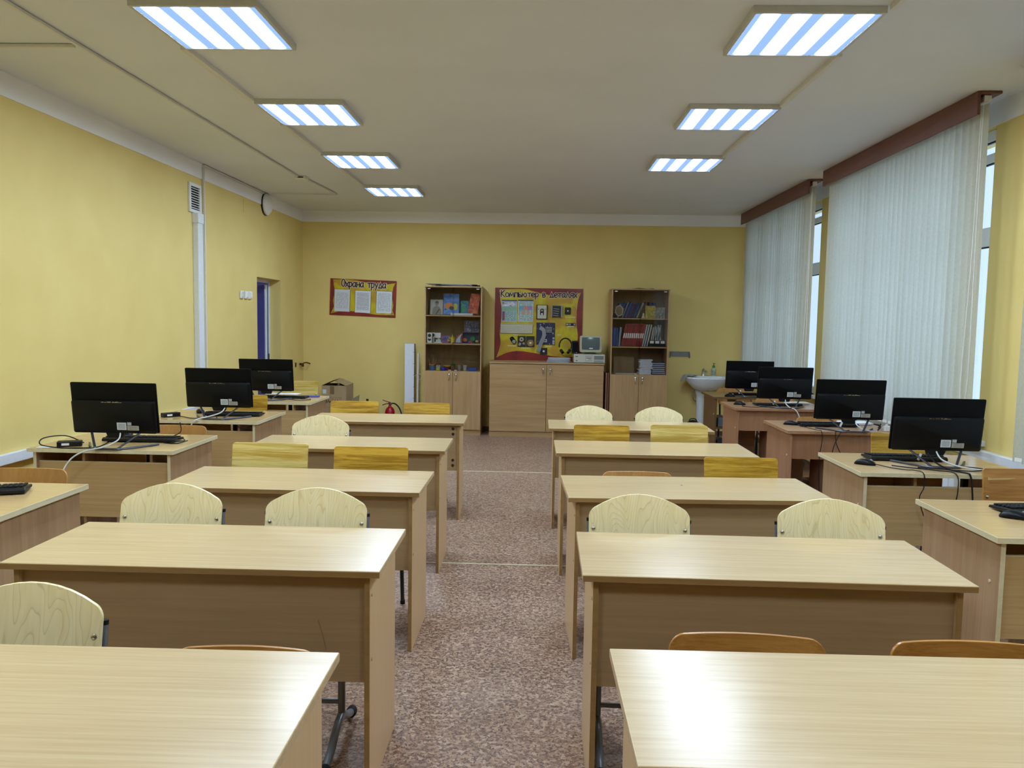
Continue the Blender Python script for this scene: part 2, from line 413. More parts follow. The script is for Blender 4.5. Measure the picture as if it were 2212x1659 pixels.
# door frame and opened violet leaf
d = bpy.data.objects.new('door_1', None); COL.objects.link(d); d['kind'] = 'structure'; d['label'] = 'violet door with white frame, opened into the hallway'
part('door_frame', B().box(XL - .15, XL - .135, DY1 - .035, DY1, 0, DZ).box(XL - .15, XL - .135, DY0, DY0 + .035, 0, DZ).box(XL - .15, XL - .135, DY0 + .035, DY1 - .035, DZ - .04, DZ), M['pvc'], d, .003)
violet = plain('6c66b4', .35, .5)
part('door_leaf', B().box(-.02, .02, 0, .40, .01, DZ - .06), violet, d, .003, (XL - .175, DY1 - .03, 0), (0, 0, math.radians(74)))
lf = d.children[-1]
part('door_stile', B().box(-.022, .022, -.003, .010, .01, DZ - .06), M['pvc'], lf)
part('lock_plate', B().box(-.027, -.02, .315, .345, .93, 1.13).box(.02, .027, .315, .345, .93, 1.13), M['chrome'], lf)
part('door_handle', B().tube([(-.02, .33, 1.06), (-.055, .33, 1.06), (-.06, .24, 1.06)], .009, 8), M['chrome'], lf)
part('strike_plate', B().box(XL - .149, XL - .134, DY1 - .037, DY1 - .034, .92, 1.06), plain('8a6c3c', .4, .5, .7), d)
hl = thing('hallway_fill_lamp', 'round fill lamp added out of view to brighten the violet hallway', 'lamp', (-4.3, 10.2, 2.9))  # unseen lamp, added to brighten what shows through the doorway
part('fill_lamp_base', B().lathe([(.0, 0), (.16, 0), (.16, -.03), (0, -.03)], 24), M['white_pl'], hl)
tl = NT('hall_fill_glow'); tl.p.inputs['Emission Color'].default_value = (.9, .95, 1, 1); tl.p.inputs['Emission Strength'].default_value = 55
part('fill_lamp_shade', B().lathe([(0, -.09), (.08, -.085), (.14, -.06), (.15, -.03), (0, -.03)], 24), tl.mat, hl)

# windows
def window(n, y0, y1):
    d = bpy.data.objects.new('window_%d' % n, None); COL.objects.link(d); d['kind'] = 'structure'
    d['label'] = 'white framed window behind the vertical blinds, %s one from the far wall' % ORD[{1: 1, 2: 0, 3: 2}[n]]
    x0, x1 = XR + .06, XR + .12
    m1, m2 = y0 + (y1 - y0) / 3, y0 + 2 * (y1 - y0) / 3
    f = B()
    f.box(x0, x1, y0, y0 + .07, WZ0, WZ1).box(x0, x1, y1 - .07, y1, WZ0, WZ1)
    f.box(x0, x1, y0 + .07, y1 - .07, WZ0, WZ0 + .07).box(x0, x1, y0 + .07, y1 - .07, WZ1 - .07, WZ1)
    part('window_frame', f, M['pvc'], d, .004)
    for mm in (m1, m2): part('mullion', B().box(x0, x1, mm - .055, mm + .055, WZ0 + .07, WZ1 - .07), M['pvc'], d, .004)
    for a, c in ((y0 + .07, m1 - .055), (m1 + .055, m2 - .055), (m2 + .055, y1 - .07)):
        part('transom', B().box(x0 + .002, x1 - .002, a, c, 2.065, 2.19), M['pvc'], d, .004)
        part('transom', B().box(x0 + .002, x1 - .002, a, c, 2.61, 2.67), M['pvc'], d, .004)
        for z0, z1 in ((WZ0 + .07, 2.065), (2.19, 2.61), (2.67, WZ1 - .07)):
            part('gasket', B().box(x0 + .012, x0 + .03, a, c, z1 - .008, z1), M['rubber'], d)
            part('window_pane', B().box(x0 + .03, x0 + .036, a, c, z0, z1), M['glass'], d)
    part('window_sill', B().box(XR - .04, XR + .06, y0 - .1, y1 + .1, WZ0 - .035, WZ0), M['pvc'], d, .006)
for i, (a, c) in enumerate(WIN): window(i + 1, a, c)

# ---------------------------------------------------------------- ceiling lamps
def lamp(x, y, label):
    t = thing('ceiling_lamp', label, 'lamp', (x, y, 0), 0, 'square fluorescent ceiling lamps')
    z0, z1, s, e = 2.928, ZC, .298, .281
    f = B().box(-s, s, -s, -e, z0, z1).box(-s, s, e, s, z0, z1).box(-s, -e, -e, e, z0, z1).box(e, s, -e, e, z0, z1)
    part('housing', f, plain('c8c8c4', .45, .5), t, .002)
    part('diffuser', B().add([(-e, -e, z0 + .004), (e, -e, z0 + .004), (e, e, z0 + .004), (-e, e, z0 + .004)], [(3, 2, 1, 0)]), M['lamp'], t)
    return t
for i, (x, y) in enumerate([(-1.592, .69), (-1.592, 2.335), (-1.592, 3.981), (-1.599, 5.628), (-1.609, 7.285), (-1.617, 8.988)]):
    lamp(x, y, 'lit square ceiling lamp in the row nearer the door wall, %s from the far wall' % ORD[5 - i])
for i, (x, y) in enumerate([(1.23, .78), (1.235, 2.405), (1.245, 4.031), (1.266, 5.659), (1.284, 7.276)]):
    lamp(x, y, 'lit square ceiling lamp in the row nearer the windows, %s from the far wall' % ORD[4 - i])
duct = plain('dcdad6', .5, .4)
def ceil_duct(pts, label, r=(.009, .007), name='cable_duct'):
    b = B()
    for (a, c) in zip(pts, pts[1:]):
        a, c = Vector(a), Vector(c); d = (c - a).normalized(); L = (c - a).length
        Mx = Matrix.Translation(a) @ d.to_track_quat('Y', 'Z').to_matrix().to_4x4()
        b.box(-r[0], r[0], 0, L, -r[1], r[1], Mx)
    return solo(name, b, duct, label, 'cable duct')
zz = ZC - .0125
ceil_duct([(-2.46, -1.3, zz), (-2.46, 8.14, zz)], 'thin cable duct along the ceiling left of the lamps')
ceil_duct([(-2.42, 8.28, zz), (-2.35, 9.30, zz)], 'short cable duct from the smoke sensor towards the corner')
ceil_duct([(-2.36, 9.33, zz), (-3.12, 9.33, zz)], 'thin cable duct across the ceiling to the wall loudspeaker', (.006, .006))
ceil_duct([(-2.49, 4.29, zz), (-3.20, 4.29, zz)], 'thin cable duct across the ceiling above the nearest computer desks')
ceil_duct([(-3.196, 7.60, zz), (-3.196, 9.27, zz)], 'cable duct along the top of the left wall above the switches')
ceil_duct([(-3.196, 7.60, .80), (-3.196, 7.60, ZC - .032)], 'thin white vertical cable duct right of the ventilation grille')
for i, (a, c) in enumerate(((4.30, 5.30), (5.95, 6.95), (7.60, 8.66))):
    ceil_duct([(-1.905, a, zz), (-1.905, c, zz)], 'cable duct between ceiling lamps, door side, %s' % ('nearest', 'middle', 'farthest')[i], (.018, .012))
for i, (a, c) in enumerate(((2.72, 3.72), (4.35, 5.34), (5.98, 6.96))):
    ceil_duct([(1.56, a, zz), (1.56, c, zz)], 'cable duct between ceiling lamps, window side, %s' % ('nearest', 'middle', 'farthest')[i], (.014, .012))
ss = thing('smoke_sensor', 'small white smoke sensor box on the ceiling', 'sensor', (-2.436, 8.213, ZC))
part('sensor_body', B().box(-.055, .055, -.055, .055, -.035, -.0), M['white_pl'], ss, .008)
part('sensor_slot', B().box(-.03, .03, -.057, -.054, -.022, -.012), M['black_pl'], ss)
sp = thing('wall_speaker', 'round white loudspeaker high on the left wall', 'loudspeaker', (XL, 9.35, 2.83))
part('speaker_case', B().lathe([(0, .0), (.125, .0), (.125, .035), (.10, .062), (.06, .074), (0, .078)], 28, axis='X'), M['white_pl'], sp)
part('speaker_rim', B().lathe([(.126, .0), (.128, .0), (.128, .02), (.126, .02), (.126, .0)], 28, axis='X'), M['black_pl'], sp)
# ventilation grille and boxed pipe
vg = thing('ventilation_grille', 'white louvred ventilation grille high on the left wall', 'vent', (XL, 7.42, 2.61))
part('grille_frame', B().box(0, .018, -.13, .13, -.135, -.105).box(0, .018, -.13, .13, .105, .135).box(0, .018, -.13, -.095, -.105, .105).box(0, .018, .095, .13, -.105, .105), M['white_pl'], vg, .003)
part('grille_back', B().box(0, .003, -.095, .095, -.105, .105), plain('1c1d20', .8, .2), vg)
lv = B().box(-.012, .012, -.095, .095, -.0018, .0018).mesh('louvre', M['white_pl'])
for k in range(9): part('louvre', lv, None, vg, loc=(.010, 0, -.09 + k * .0225), rot=(0, math.radians(35), 0))
solo('boxed_pipe', B().box(0, .055, -.055, .055, .8, 2.46).box(-.0, .062, -.062, .062, 2.38, 2.475), M['pvc'], 'white boxed-in pipe running down the left wall below the grille', 'pipe box', (XL, 7.43, 0), bevel=.006)
# switches
for k, (yy, nm) in enumerate(((8.57, 'leftmost'), (8.70, 'middle'), (8.82, 'rightmost'))):
    t = thing('light_switch', '%s of three white switches left of the doorway' % nm, 'switch', (XL, yy, 1.757), 0, 'switches by the door')
    part('switch_plate', B().box(0, .022, -.042, .042, -.042, .042), M['white_pl'], t, .006)
    part('switch_rocker', B().box(.02, .029, -.022, .022, -.028, .028), plain('f0efe9' if k else 'c8ccd4', .35), t, .003)
solo('junction_cover', B().box(0, .004, -.05, .05, -.07, .07), M['wall'], 'yellow overpainted cover plate high on the wall before the loudspeaker', 'cover plate', (XL, 8.72, 2.72), bevel=.0012)
hk = thing('lever_hook', 'dark red-brown lever-shaped hook on the wall near the far left corner', 'hook', (XL, 10.70, .885))
hm = plain('4d1d14', .4, .5)
part('hook_stem', B().cyl((0, 0, 0), (.05, 0, 0), .014).box(.03, .055, -.012, .012, -.035, .0), hm, hk)
part('hook_lever', B().tube([(.045, -.08, -.005), (.05, 0, .012), (.075, .06, .018), (.11, .11, 0)], .009, 8, smooth=4), hm, hk)
solo('keyhole_plate', B().box(0, .012, -.016, .016, -.03, .03), hm, 'small dark red-brown plate beside the lever-shaped hook', 'plate', (XL, 10.50, .885), bevel=.003)
# trunking rails on both side walls
solo('cable_trunking', B().box(0, .035, YF, 7.34, .612, .675), M['pvc'], 'white cable trunking along the left wall behind the computer desks', 'trunking', (XL + .002, 0, 0), bevel=.004)
solo('cable_trunking', B().box(-.045, 0, YF, 8.1, .69, .745), M['pvc'], 'white cable trunking along the window wall behind the computer desks', 'trunking', (XR - .002, 0, 0), bevel=.004)
# radiators
rib = B().box(-.09, 0, -.036, .036, -.27, .27).mesh('radiator_section', plain('e4e6ea', .35, .5), .012)
for k, (y0, n) in enumerate(((5.35, 12), (8.6, 12))):
    t = thing('radiator', 'white ribbed radiator under the %s window' % ('second' if k == 0 else 'farthest'), 'radiator', (XR - .02, y0, .38))
    for i in range(n): part('radiator_section', rib, None, t, loc=(0, i * .08, 0))
    part('radiator_pipe', B().cyl((-.045, -.03, -.22), (-.045, n * .08 - .05, -.22), .018).cyl((-.045, -.03, .22), (-.045, n * .08 - .05, .22), .018), M['white_pl'], t)

# ---------------------------------------------------------------- vertical blinds and valances
slat_me = None
def blind(y0, y1, label, vlabel, seed):
    rnd = random.Random(seed)
    v = thing('valance', vlabel, 'valance', (0, 0, 0))
    part('valance_front', B().box(2.640, 2.658, y0 - .02, y1 + .02, 2.818, 2.958), M['valance'], v, .003)
    part('valance_top', B().box(2.658, 2.785, y0 - .02, y1 + .02, 2.942, 2.958), M['valance'], v, .002)
    t = thing('vertical_blind', label, 'blind', (2.712, 0, 0))
    part('headrail', B().box(-.022, .022, y0, y1, 2.90, 2.938), M['white_pl'], t, .003)
    global slat_me
    if slat_me is None:
        b = B(); n = 7; vs = []; fs = []
        for z in (0, -.7, -1.4, -2.115):
            for i in range(n):
                u = -1 + 2 * i / (n - 1); vs.append((.006 * (1 - u * u), u * .0445, z))
        for r in range(3):
            for i in range(n - 1): fs.append((r * n + i, r * n + i + 1, (r + 1) * n + i + 1, (r + 1) * n + i))
        b.add(vs, fs); slat_me = b.mesh('slat', M['slat'], ang=60)
    n = int((y1 - y0) / .081); wt = B().box(-.0015, .0015, -.042, .042, -.022, 0).mesh('slat_weight', M['white_pl'])
    for i in range(n + 1):
        y = y0 + .05 + i * (y1 - y0 - .1) / n
        s = part('slat', slat_me, None, t, loc=(0, y, 2.895), rot=(math.radians(rnd.uniform(-.25, .25)), 0, math.radians(19 + rnd.uniform(-6, 6))))
        part('slat_weight', wt, None, s, loc=(.004, 0, -2.09))
    part('pull_chain', B().tube([(-.02, y0 + .03, 2.88), (-.022, y0 + .035, 2.0), (-.03, y0 + .06, 1.2), (-.03, y0 + .03, 1.05), (-.03, y0 - .02, 1.2), (-.022, y0 + .0, 2.0), (-.02, y0 + .01, 2.88)], .0028, 6, smooth=5), M['white_pl'], t)
    part('chain_weight', B().box(-.042, -.02, y0 + .01, y0 + .04, .90, 1.06), M['white_pl'], t, .006)
blind(5.04, 7.62, 'long off-white vertical blind, second from the far wall', 'brown valance board above the second blind', 1)
blind(8.06, 10.62, 'off-white vertical blind nearest the far wall', 'brown valance board above the blind nearest the far wall', 2)
blind(1.95, 4.53, 'off-white vertical blind barely showing at the right edge', 'brown valance board above the nearest blind', 3)

# ---------------------------------------------------------------- pupils' desks
_dm = {}
def desk_meshes():
    W, D = .6, .254
    _dm['top'] = B().box(-W, W, -D, D, .728, .75).mesh('tabletop', M['desk_x'], .0025)
    _dm['edge'] = B().box(-W + .002, W - .002, -D - .001, -D + .003, .7295, .7475).mesh('edge_band', M['edge_brown'])
    _dm['side'] = B().box(-.009, .009, -D + .02, D - .03, 0, .728).mesh('side_panel', M['desk_side'], .0015)
    _dm['sedge'] = B().box(-.0085, .0085, -.0015, .001, .001, .727).mesh('panel_edge', M['edge_brown'])
    _dm['front'] = B().box(-W + .053, W - .053, -D + .035, -D + .051, .378, .728).mesh('front_panel', M['desk_front_shaded'], .001)
    _dm['cap'] = B().cyl((-.002, 0, 0), (.002, 0, 0), .006, n=10).mesh('screw_cap', plain('c0a070', .4))
    _dm['bcap'] = B().cyl((0, -.002, 0), (0, .002, 0), .011, n=12).mesh('screw_cap', plain('2a2118', .4))
desk_meshes()
def desk(x, y, deg, label, dark_caps=False):
    t = thing('school_desk', label, 'desk', (x, y, 0), math.radians(deg), 'two-seat school desks in the two middle columns')
    tp = part('tabletop', _dm['top'], None, t)
    part('edge_band', _dm['edge'], None, tp)
    for s in (-1, 1):
        sd = part('side_panel', _dm['side'], None, t, loc=(s * .556, 0, 0))
        part('panel_edge', _dm['sedge'], None, sd, loc=(0, -.234, 0))
        for zc in (.45, .66): part('screw_cap', _dm['cap'], None, sd, loc=(s * .0095, -.205, zc))
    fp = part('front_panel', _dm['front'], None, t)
    if dark_caps:
        for zc in (.42, .46, .66, .70): part('screw_cap', _dm['bcap'], None, fp, loc=(.515, -.22, zc))
    return t
rows = ['first', 'second', 'third', 'fourth', 'fifth']
DL = [(-1.046, 1.535, .5), (-1.073, 2.641, .25), (-1.115, 3.772, -.2), (-1.135, 4.909, .58), (-1.144, 6.172, 1.7)]
DR = [(.790, 1.612, .45), (.7575, 2.657, -.64), (.742, 3.766, 2.3), (.7246, 4.929, .2), (.699, 5.9995, -.23)]
for i, (x, y, a) in enumerate(DL): desk(x, y, a, 'beech-look school desk left of the aisle, %s row' % ('farthest' if i == 4 else rows[i]), i == 4)
for i, (x, y, a) in enumerate(DR): desk(x, y, a, 'beech-look school desk right of the aisle, %s row' % ('farthest' if i == 4 else rows[i]))
solo('desk_scratch', B().tube([(-.09, -.2362, .60), (-.075, -.2362, .55), (-.065, -.2362,   .50)], .0007, 5, smooth=5), plain('7a6444', .6), 'thin curved dark scratch on the front of the second-row desk left of the aisle', 'scratch', (-.585, 2.656, -.02), .0044)

# ---------------------------------------------------------------- chairs
def xs_dense(w, r):
    h = w / 2; out = []
    for k in range(7): out.append(-h + r * (1 - math.cos(k / 6 * PI / 2)))
    n = 10
    for k in range(1, n): out.append(-h + r + (w - 2 * r) * k / n)
    return out + [-v for v in out[6::-1]]
def rounded(w, r):
    h = w / 2
    def f(x):
        d = abs(x) - (h - r)
        return 0 if d <= 0 else r - math.sqrt(max(0, r * r - d * d))
    return f
def chair(style, x, y, ztop, wd, mat, label, deg=0, frame='steel_grey'):
    grp = {'arch': 'pale chairs with arched plywood backs', 'rect': 'old chairs with straight varnished backs', 'round': 'brown chairs with round-cornered backs'}[style]
    t = thing('school_chair', label, 'chair', (x, y, 0), math.radians(deg), grp)
    mt, fm = M[mat], M[frame]
    if style == 'arch':
        hb, r, curve = .255, .02, .016
        cf = rounded(wd, r)
        def zt(u): return ztop - .064 * (abs(u) / (wd / 2)) ** 2.0 - cf(u)
        cols = [(u, ztop - hb + cf(u) * .9, zt(u)) for u in xs_dense(wd, r)]
    else:
        hb = .20 if style == 'rect' else .19
        r, curve = (.016, .006) if style == 'rect' else (.04, .03)
        cf = rounded(wd, r)
        cols = [(u, ztop - hb + cf(u), ztop - cf(u)) for u in xs_dense(wd, r)]
    zm = ztop - hb
    ln = .22 if style == 'arch' else .15
    def yf(u, z): return (z - zm) * ln - curve * (u / (wd / 2)) ** 2
    bk = part('backrest', B().slab(cols, yf, .010), mt, t, .0025)
    hx = wd / 2 - .026
    rv = B().lathe([(.0075, 0), (.0075, -.003), (.004, -.006), (0, -.0065)], 12, axis='Y').mesh('rivet', M['screw'])
    for s in (-1, 1):
        zr = ztop - (.128 if style == 'arch' else .135)
        part('rivet', rv, None, bk, loc=(s * (hx + .008), yf(hx + .008, zr), zr))
    # seat
    sh = .435; sw = wd / 2 - .022
    st = B().slab([(u, -.41 + rounded(2 * sw, .03)(u), -.045 - rounded(2 * sw, .03)(u)) for u in xs_dense(2 * sw, .03)], lambda u, z: 0, .011)
    st.xf(Matrix(((1, 0, 0, 0), (0, 0, 1, 0), (0, 1, 0, sh - .011), (0, 0, 0, 1))))
    part('seat', st, mt, t, .0025)
    for s in (-1, 1):
        if style == 'arch':
            xx = s * (wd / 2 - .025)
            xb = s * (wd / 2 - .002)
            part('back_tube', B().tube([(xx, -.22, sh - .025), (xx, -.07, sh - .025), (xx, -.02, sh - .01), (xb, .0, sh + .06), (xb, yf(.19, ztop - .10) + .019, ztop - .105)], .0095, 10), fm, t)
            part('tube_cap', B().cyl((xb, yf(.19, ztop - .10) + .019, ztop - .105), (xb, yf(.19, ztop - .10) + .020, ztop - .093), .0105, n=10), M['rubber'], t)
            xp = s * .160
            part('leg', B().tube([(xp, -.225, sh - .02), (xp, -.225, .105)], .0135, 10), fm, t)
            part('foot', B().tube([(xp, -.085, .032), (xp, -.15, .055), (xp, -.225, .095), (xp, -.30, .082), (xp, -.38, .04), (xp, -.455, .024)], .0145, 10, smooth=4), fm, t)
            for a in ((xp, -.07, .028), (xp, -.465, .0215)):
                part('foot_cap', B().lathe([(0, -.02), (.018, -.016), (.021, 0), (.018, .016), (0, .02)], 12, c=a, axis='Y'), M['rubber'], t)
        else:
            xx = s * (wd / 2 - .03)
            part('leg', B().tube([(xx, .05, .012), (xx, -.015, sh - .03), (xx, .006 - curve, sh + .06), (xx, yf(xx, ztop - .06) + .022, ztop - .055)], .0105, 8), fm, t)
            part('leg', B().tube([(xx, -.39, .012), (xx, -.37, sh - .02)], .0105, 8), fm, t)
            part('side_rail', B().tube([(xx, -.37, sh - .024), (xx, -.015, sh - .024)], .0095, 8), fm, t)
            for a in ((xx, .052, 0), (xx, -.391, 0)): part('foot_cap', B().cyl(a, (a[0], a[1], .02), .013, n=10), M['rubber'], t)
    if style == 'arch': part('crossbar', B().cyl((-.16, -.225, .145), (.16, -.225, .145), .0095, n=10), fm, t)
    else: part('crossbar', B().cyl((-hx + .005, -.385, .25), (hx - .005, -.385, .25), .008, n=8), fm, t)
    return t
CH = [
 ('rect', -1.50, 6.50, .838, .40, 'rect_yellow', 'yellow varnished chair at the farthest desk left of the aisle, nearer the door', 2),
 ('rect', -.905, 6.53, .831, .385, 'rect_yellow', 'yellow varnished chair at the farthest desk left of the aisle, nearer the aisle', -1),
 ('arch', -1.448, 5.26, .866, .388, 'ply_pale', 'pale arched chair alone at the fourth-row desk left of the aisle', 0),
 ('rect', -1.395, 4.09, .864, .402, 'rect_light', 'light yellow straight-backed chair at the third-row desk left of the aisle', 0),
 ('rect', -.862, 4.10, .853, .392, 'rect_yellow', 'dark-streaked yellow chair at the third-row desk left of the aisle', 0),
 ('arch', -1.412, 2.985, .871, .398, 'ply_pale', 'pale arched chair at the second-row desk left of the aisle, farther from the aisle', 0),
 ('arch', -.843, 2.985, .866, .395, 'ply_pale', 'pale arched chair at the second-row desk left of the aisle, nearer the aisle', 0),
 ('arch', -1.305, 1.93, .83, .395, 'ply_pale', 'pale arched chair at the first-row desk, leftmost in the room', 4),
 ('round', -.725, 1.93, .687, .375, 'rect_brown', 'brown chair almost hidden behind the first-row desk left of the aisle', 0),
 ('arch', .430, 6.36, .851, .378, 'ply_pale', 'pale arched chair at the farthest desk right of the aisle, nearer the aisle', 0),
 ('arch', .992, 6.36, .851, .380, 'ply_pale', 'pale arched chair at the farthest desk right of the aisle, nearer the windows', 0),
 ('rect', .443, 5.255, .84, .37, 'rect_yellow', 'yellow straight-backed chair at the fourth-row desk right of the aisle, nearer the aisle', 0),
 ('rect', .955, 5.245, .852, .377, 'rect_light', 'wood-grained yellow chair at the fourth-row desk right of the aisle, nearer the windows', 0),
 ('round', .535, 4.10, .752, .37, 'rect_orange', 'orange-brown chair back barely showing over the third-row desk right of the aisle', 0),
 ('rect', 1.085, 4.15, .828, .386, 'rect_yellow', 'yellow straight-backed chair at the third-row desk right of the aisle', 1),
 ('arch', .408, 3.015, .862, .388, 'ply_pale', 'pale arched chair at the second-row desk right of the aisle, nearer the aisle', -1),
 ('arch', 1.137, 3.01, .862, .395, 'ply_pale', 'pale arched chair at the second-row desk right of the aisle, nearer the windows', -6),
 ('round', .55, 1.985, .735, .395, 'rect_brown', 'brown round-cornered chair at the first-row desk right of the aisle, nearer the aisle', -2),
 ('round', 1.115, 1.995, .727, .40, 'rect_brown', 'brown round-cornered chair at the first-row desk, rightmost', 0),
 ('round', -2.50, 3.80, .760, .40, 'rect_orange', 'brown chair with black legs at the nearest computer desk by the door wall', 0),
 ('round', -2.45, 5.34, .772, .40, 'rect_orange', 'brown chair behind the second computer desk by the door wall', 0),
 ('rect', -2.49, 6.68, .853, .39, 'rect_yellow', 'yellow chair half hidden behind the third monitor by the door wall', 0),
 ('rect', -2.43, 8.08, .869, .37, 'rect_light', 'pale chair behind the farthest computer desk by the door wall', 0),
 ('rect', 2.37, 5.14, .842, .40, 'rect_yellow', 'dark yellow chair behind the nearest monitor by the windows', 0),
 ('rect', 2.38, 3.85, .852, .42, 'rect_brown', 'brown chair with a chipped corner at the right edge', 0),
 ('round', 2.40, 6.74, .752, .40, 'rect_orange', 'orange-brown chair behind the second monitor by the windows', 0),
 ('round', 2.45, 8.20, .768, .40, 'rect_orange', 'orange-brown chair behind the third monitor by the windows', 0),
 ('round', 2.31, 9.28, .780, .40, 'rect_orange', 'brown chair behind the dark desk before the sink', 0),
]
for c in CH:
    black = c[0] != 'arch'
    chair(c[0], c[1], c[2], c[3], c[4], c[5], c[6], c[7], 'steel_dark' if black else 'steel_grey')

# ---------------------------------------------------------------- computer desks
def pc_desk(x0, x1, y0, y1, kind, label):
    W, D = (x1 - x0) / 2, (y1 - y0) / 2
    t = thing('computer_desk', label, 'desk', ((x0 + x1) / 2, (y0 + y1) / 2, 0), 0, 'computer desks along the walls')
    mx, mz, eb = {'tan': ('pc_x', 'pc_z', 'edge_pale'), 'red': ('red_x', 'red_z', 'red_z'), 'brown': ('brown_x', 'brown_z', 'brown_z')}[kind]
    tp = part('tabletop', B().box(-W + .003, W - .003, -D + .003, D - .003, .728, .75), M[mx], t, .002)
    bnd = B().box(-W, W, -D, -D + .003, .728, .7495).box(-W, -W + .003, -D + .003, D - .003, .728, .7495).box(W - .003, W, -D + .003, D - .003, .728, .7495).box(-W, W, D - .003, D, .728, .7495)
    part('edge_band', bnd, M[eb], tp)
    inset = .035
    for s in (-1, 1):
        xx = s * (W - inset)
        sd = part('side_panel', B().box(xx - .009, xx + .009, -D + .02, D - .03, 0, .728), M[mz], t, .001)
        part('panel_edge', B().box(xx - .0085, xx + .0085, -D + .0185, -D + .021, 0, .728), M[eb], sd)
        part('screw_cap', B().cyl((xx + s * .008, -D + .08, .56), (xx + s * .0115, -D + .08, .56), .007, n=10), plain('e0d0a8', .4), sd)
    fx = W - inset - .009
    if kind == 'tan':
        part('front_panel', B().box(-fx, fx, -D + .045, -D + .061, .345, .668), M[mx], t, .001)
        part('panel_edge', B().box(-fx, fx, -D + .044, -D + .062, .668, .671), M[eb], t)
        part('divider', B().box(-fx * .36, -fx * .36 + .016, -D + .061, D - .24, .09, .728), M[mz], t)
        part('divider', B().box(fx * .68, fx * .68 + .016, -D + .061, D - .24, .40, .728), M[mz], t)
        part('drawer_back', B().box(-fx, fx * .30, -D + .30, -D + .315, .60, .727), M[mx], t)
        part('cable_pole', B().box(fx * .45, fx * .45 + .03, -D + .20, -D + .225, .0, .727), M['black_pl'], t)
        part('plinth_board', B().box(-fx, -fx * .36, -D + .20, D - .24, .06, .08), M[mx], t)
    elif kind == 'red':
        part('front_panel', B().box(-fx, fx, -D + .045, -D + .061, .535, .728), M[mz], t, .001)
        part('divider', B().box(-fx * .28, -fx * .28 + .018, -D + .07, D - .24, .0, .70), M[mz], t)
        part('lower_shelf', B().box(-fx * .28 + .018, fx, -D + .09, D - .24, .10, .118), M[mx], t)
        part('back_board', B().box(-fx, -fx * .28, D - .09, D - .075, .06, .70), M[mx], t)
    else:
        part('divider', B().box(-fx * .45, -fx * .45 + .018, -D + .03, D - .26, .0, .727), M[mz], t)
        for z in (.12, .40): part('shelf', B().box(-fx, -fx * .45, -D + .05, D - .06, z, z + .016), M[mz], t)
        part('keyboard_tray', B().box(-fx * .45 + .02, fx, -D + .08, D - .02, .62, .636), M[mx], t)
    return t
pc_desk(-2.93, -2.045, 2.88, 3.54, 'tan', 'tan computer desk nearest on the left, cut by the left edge')
pc_desk(-2.93, -2.073, 4.45, 5.085, 'tan', 'tan computer desk by the door wall with the nearest monitor')
pc_desk(-2.93, -2.052, 5.77, 6.435, 'tan', 'tan computer desk by the door wall with the middle monitor')
pc_desk(-2.93, -2.05, 7.13, 7.80, 'tan', 'tan computer desk by the door wall with the farthest monitor')
pc_desk(1.735, 2.66, 2.97, 3.62, 'tan', 'tan computer desk nearest on the right, cut by the right edge')
pc_desk(1.742, 2.66, 4.25, 4.90, 'tan', 'tan computer desk by the windows with the nearest monitor')
pc_desk(1.857, 2.68, 5.865, 6.50, 'red', 'reddish computer desk by the windows, second from the near end')
pc_desk(1.845, 2.74, 7.375, 7.98, 'red', 'reddish computer desk by the windows beside the dark brown desk')
pc_desk(1.886, 2.66, 8.47, 9.09, 'brown', 'dark brown computer desk beside the sink')

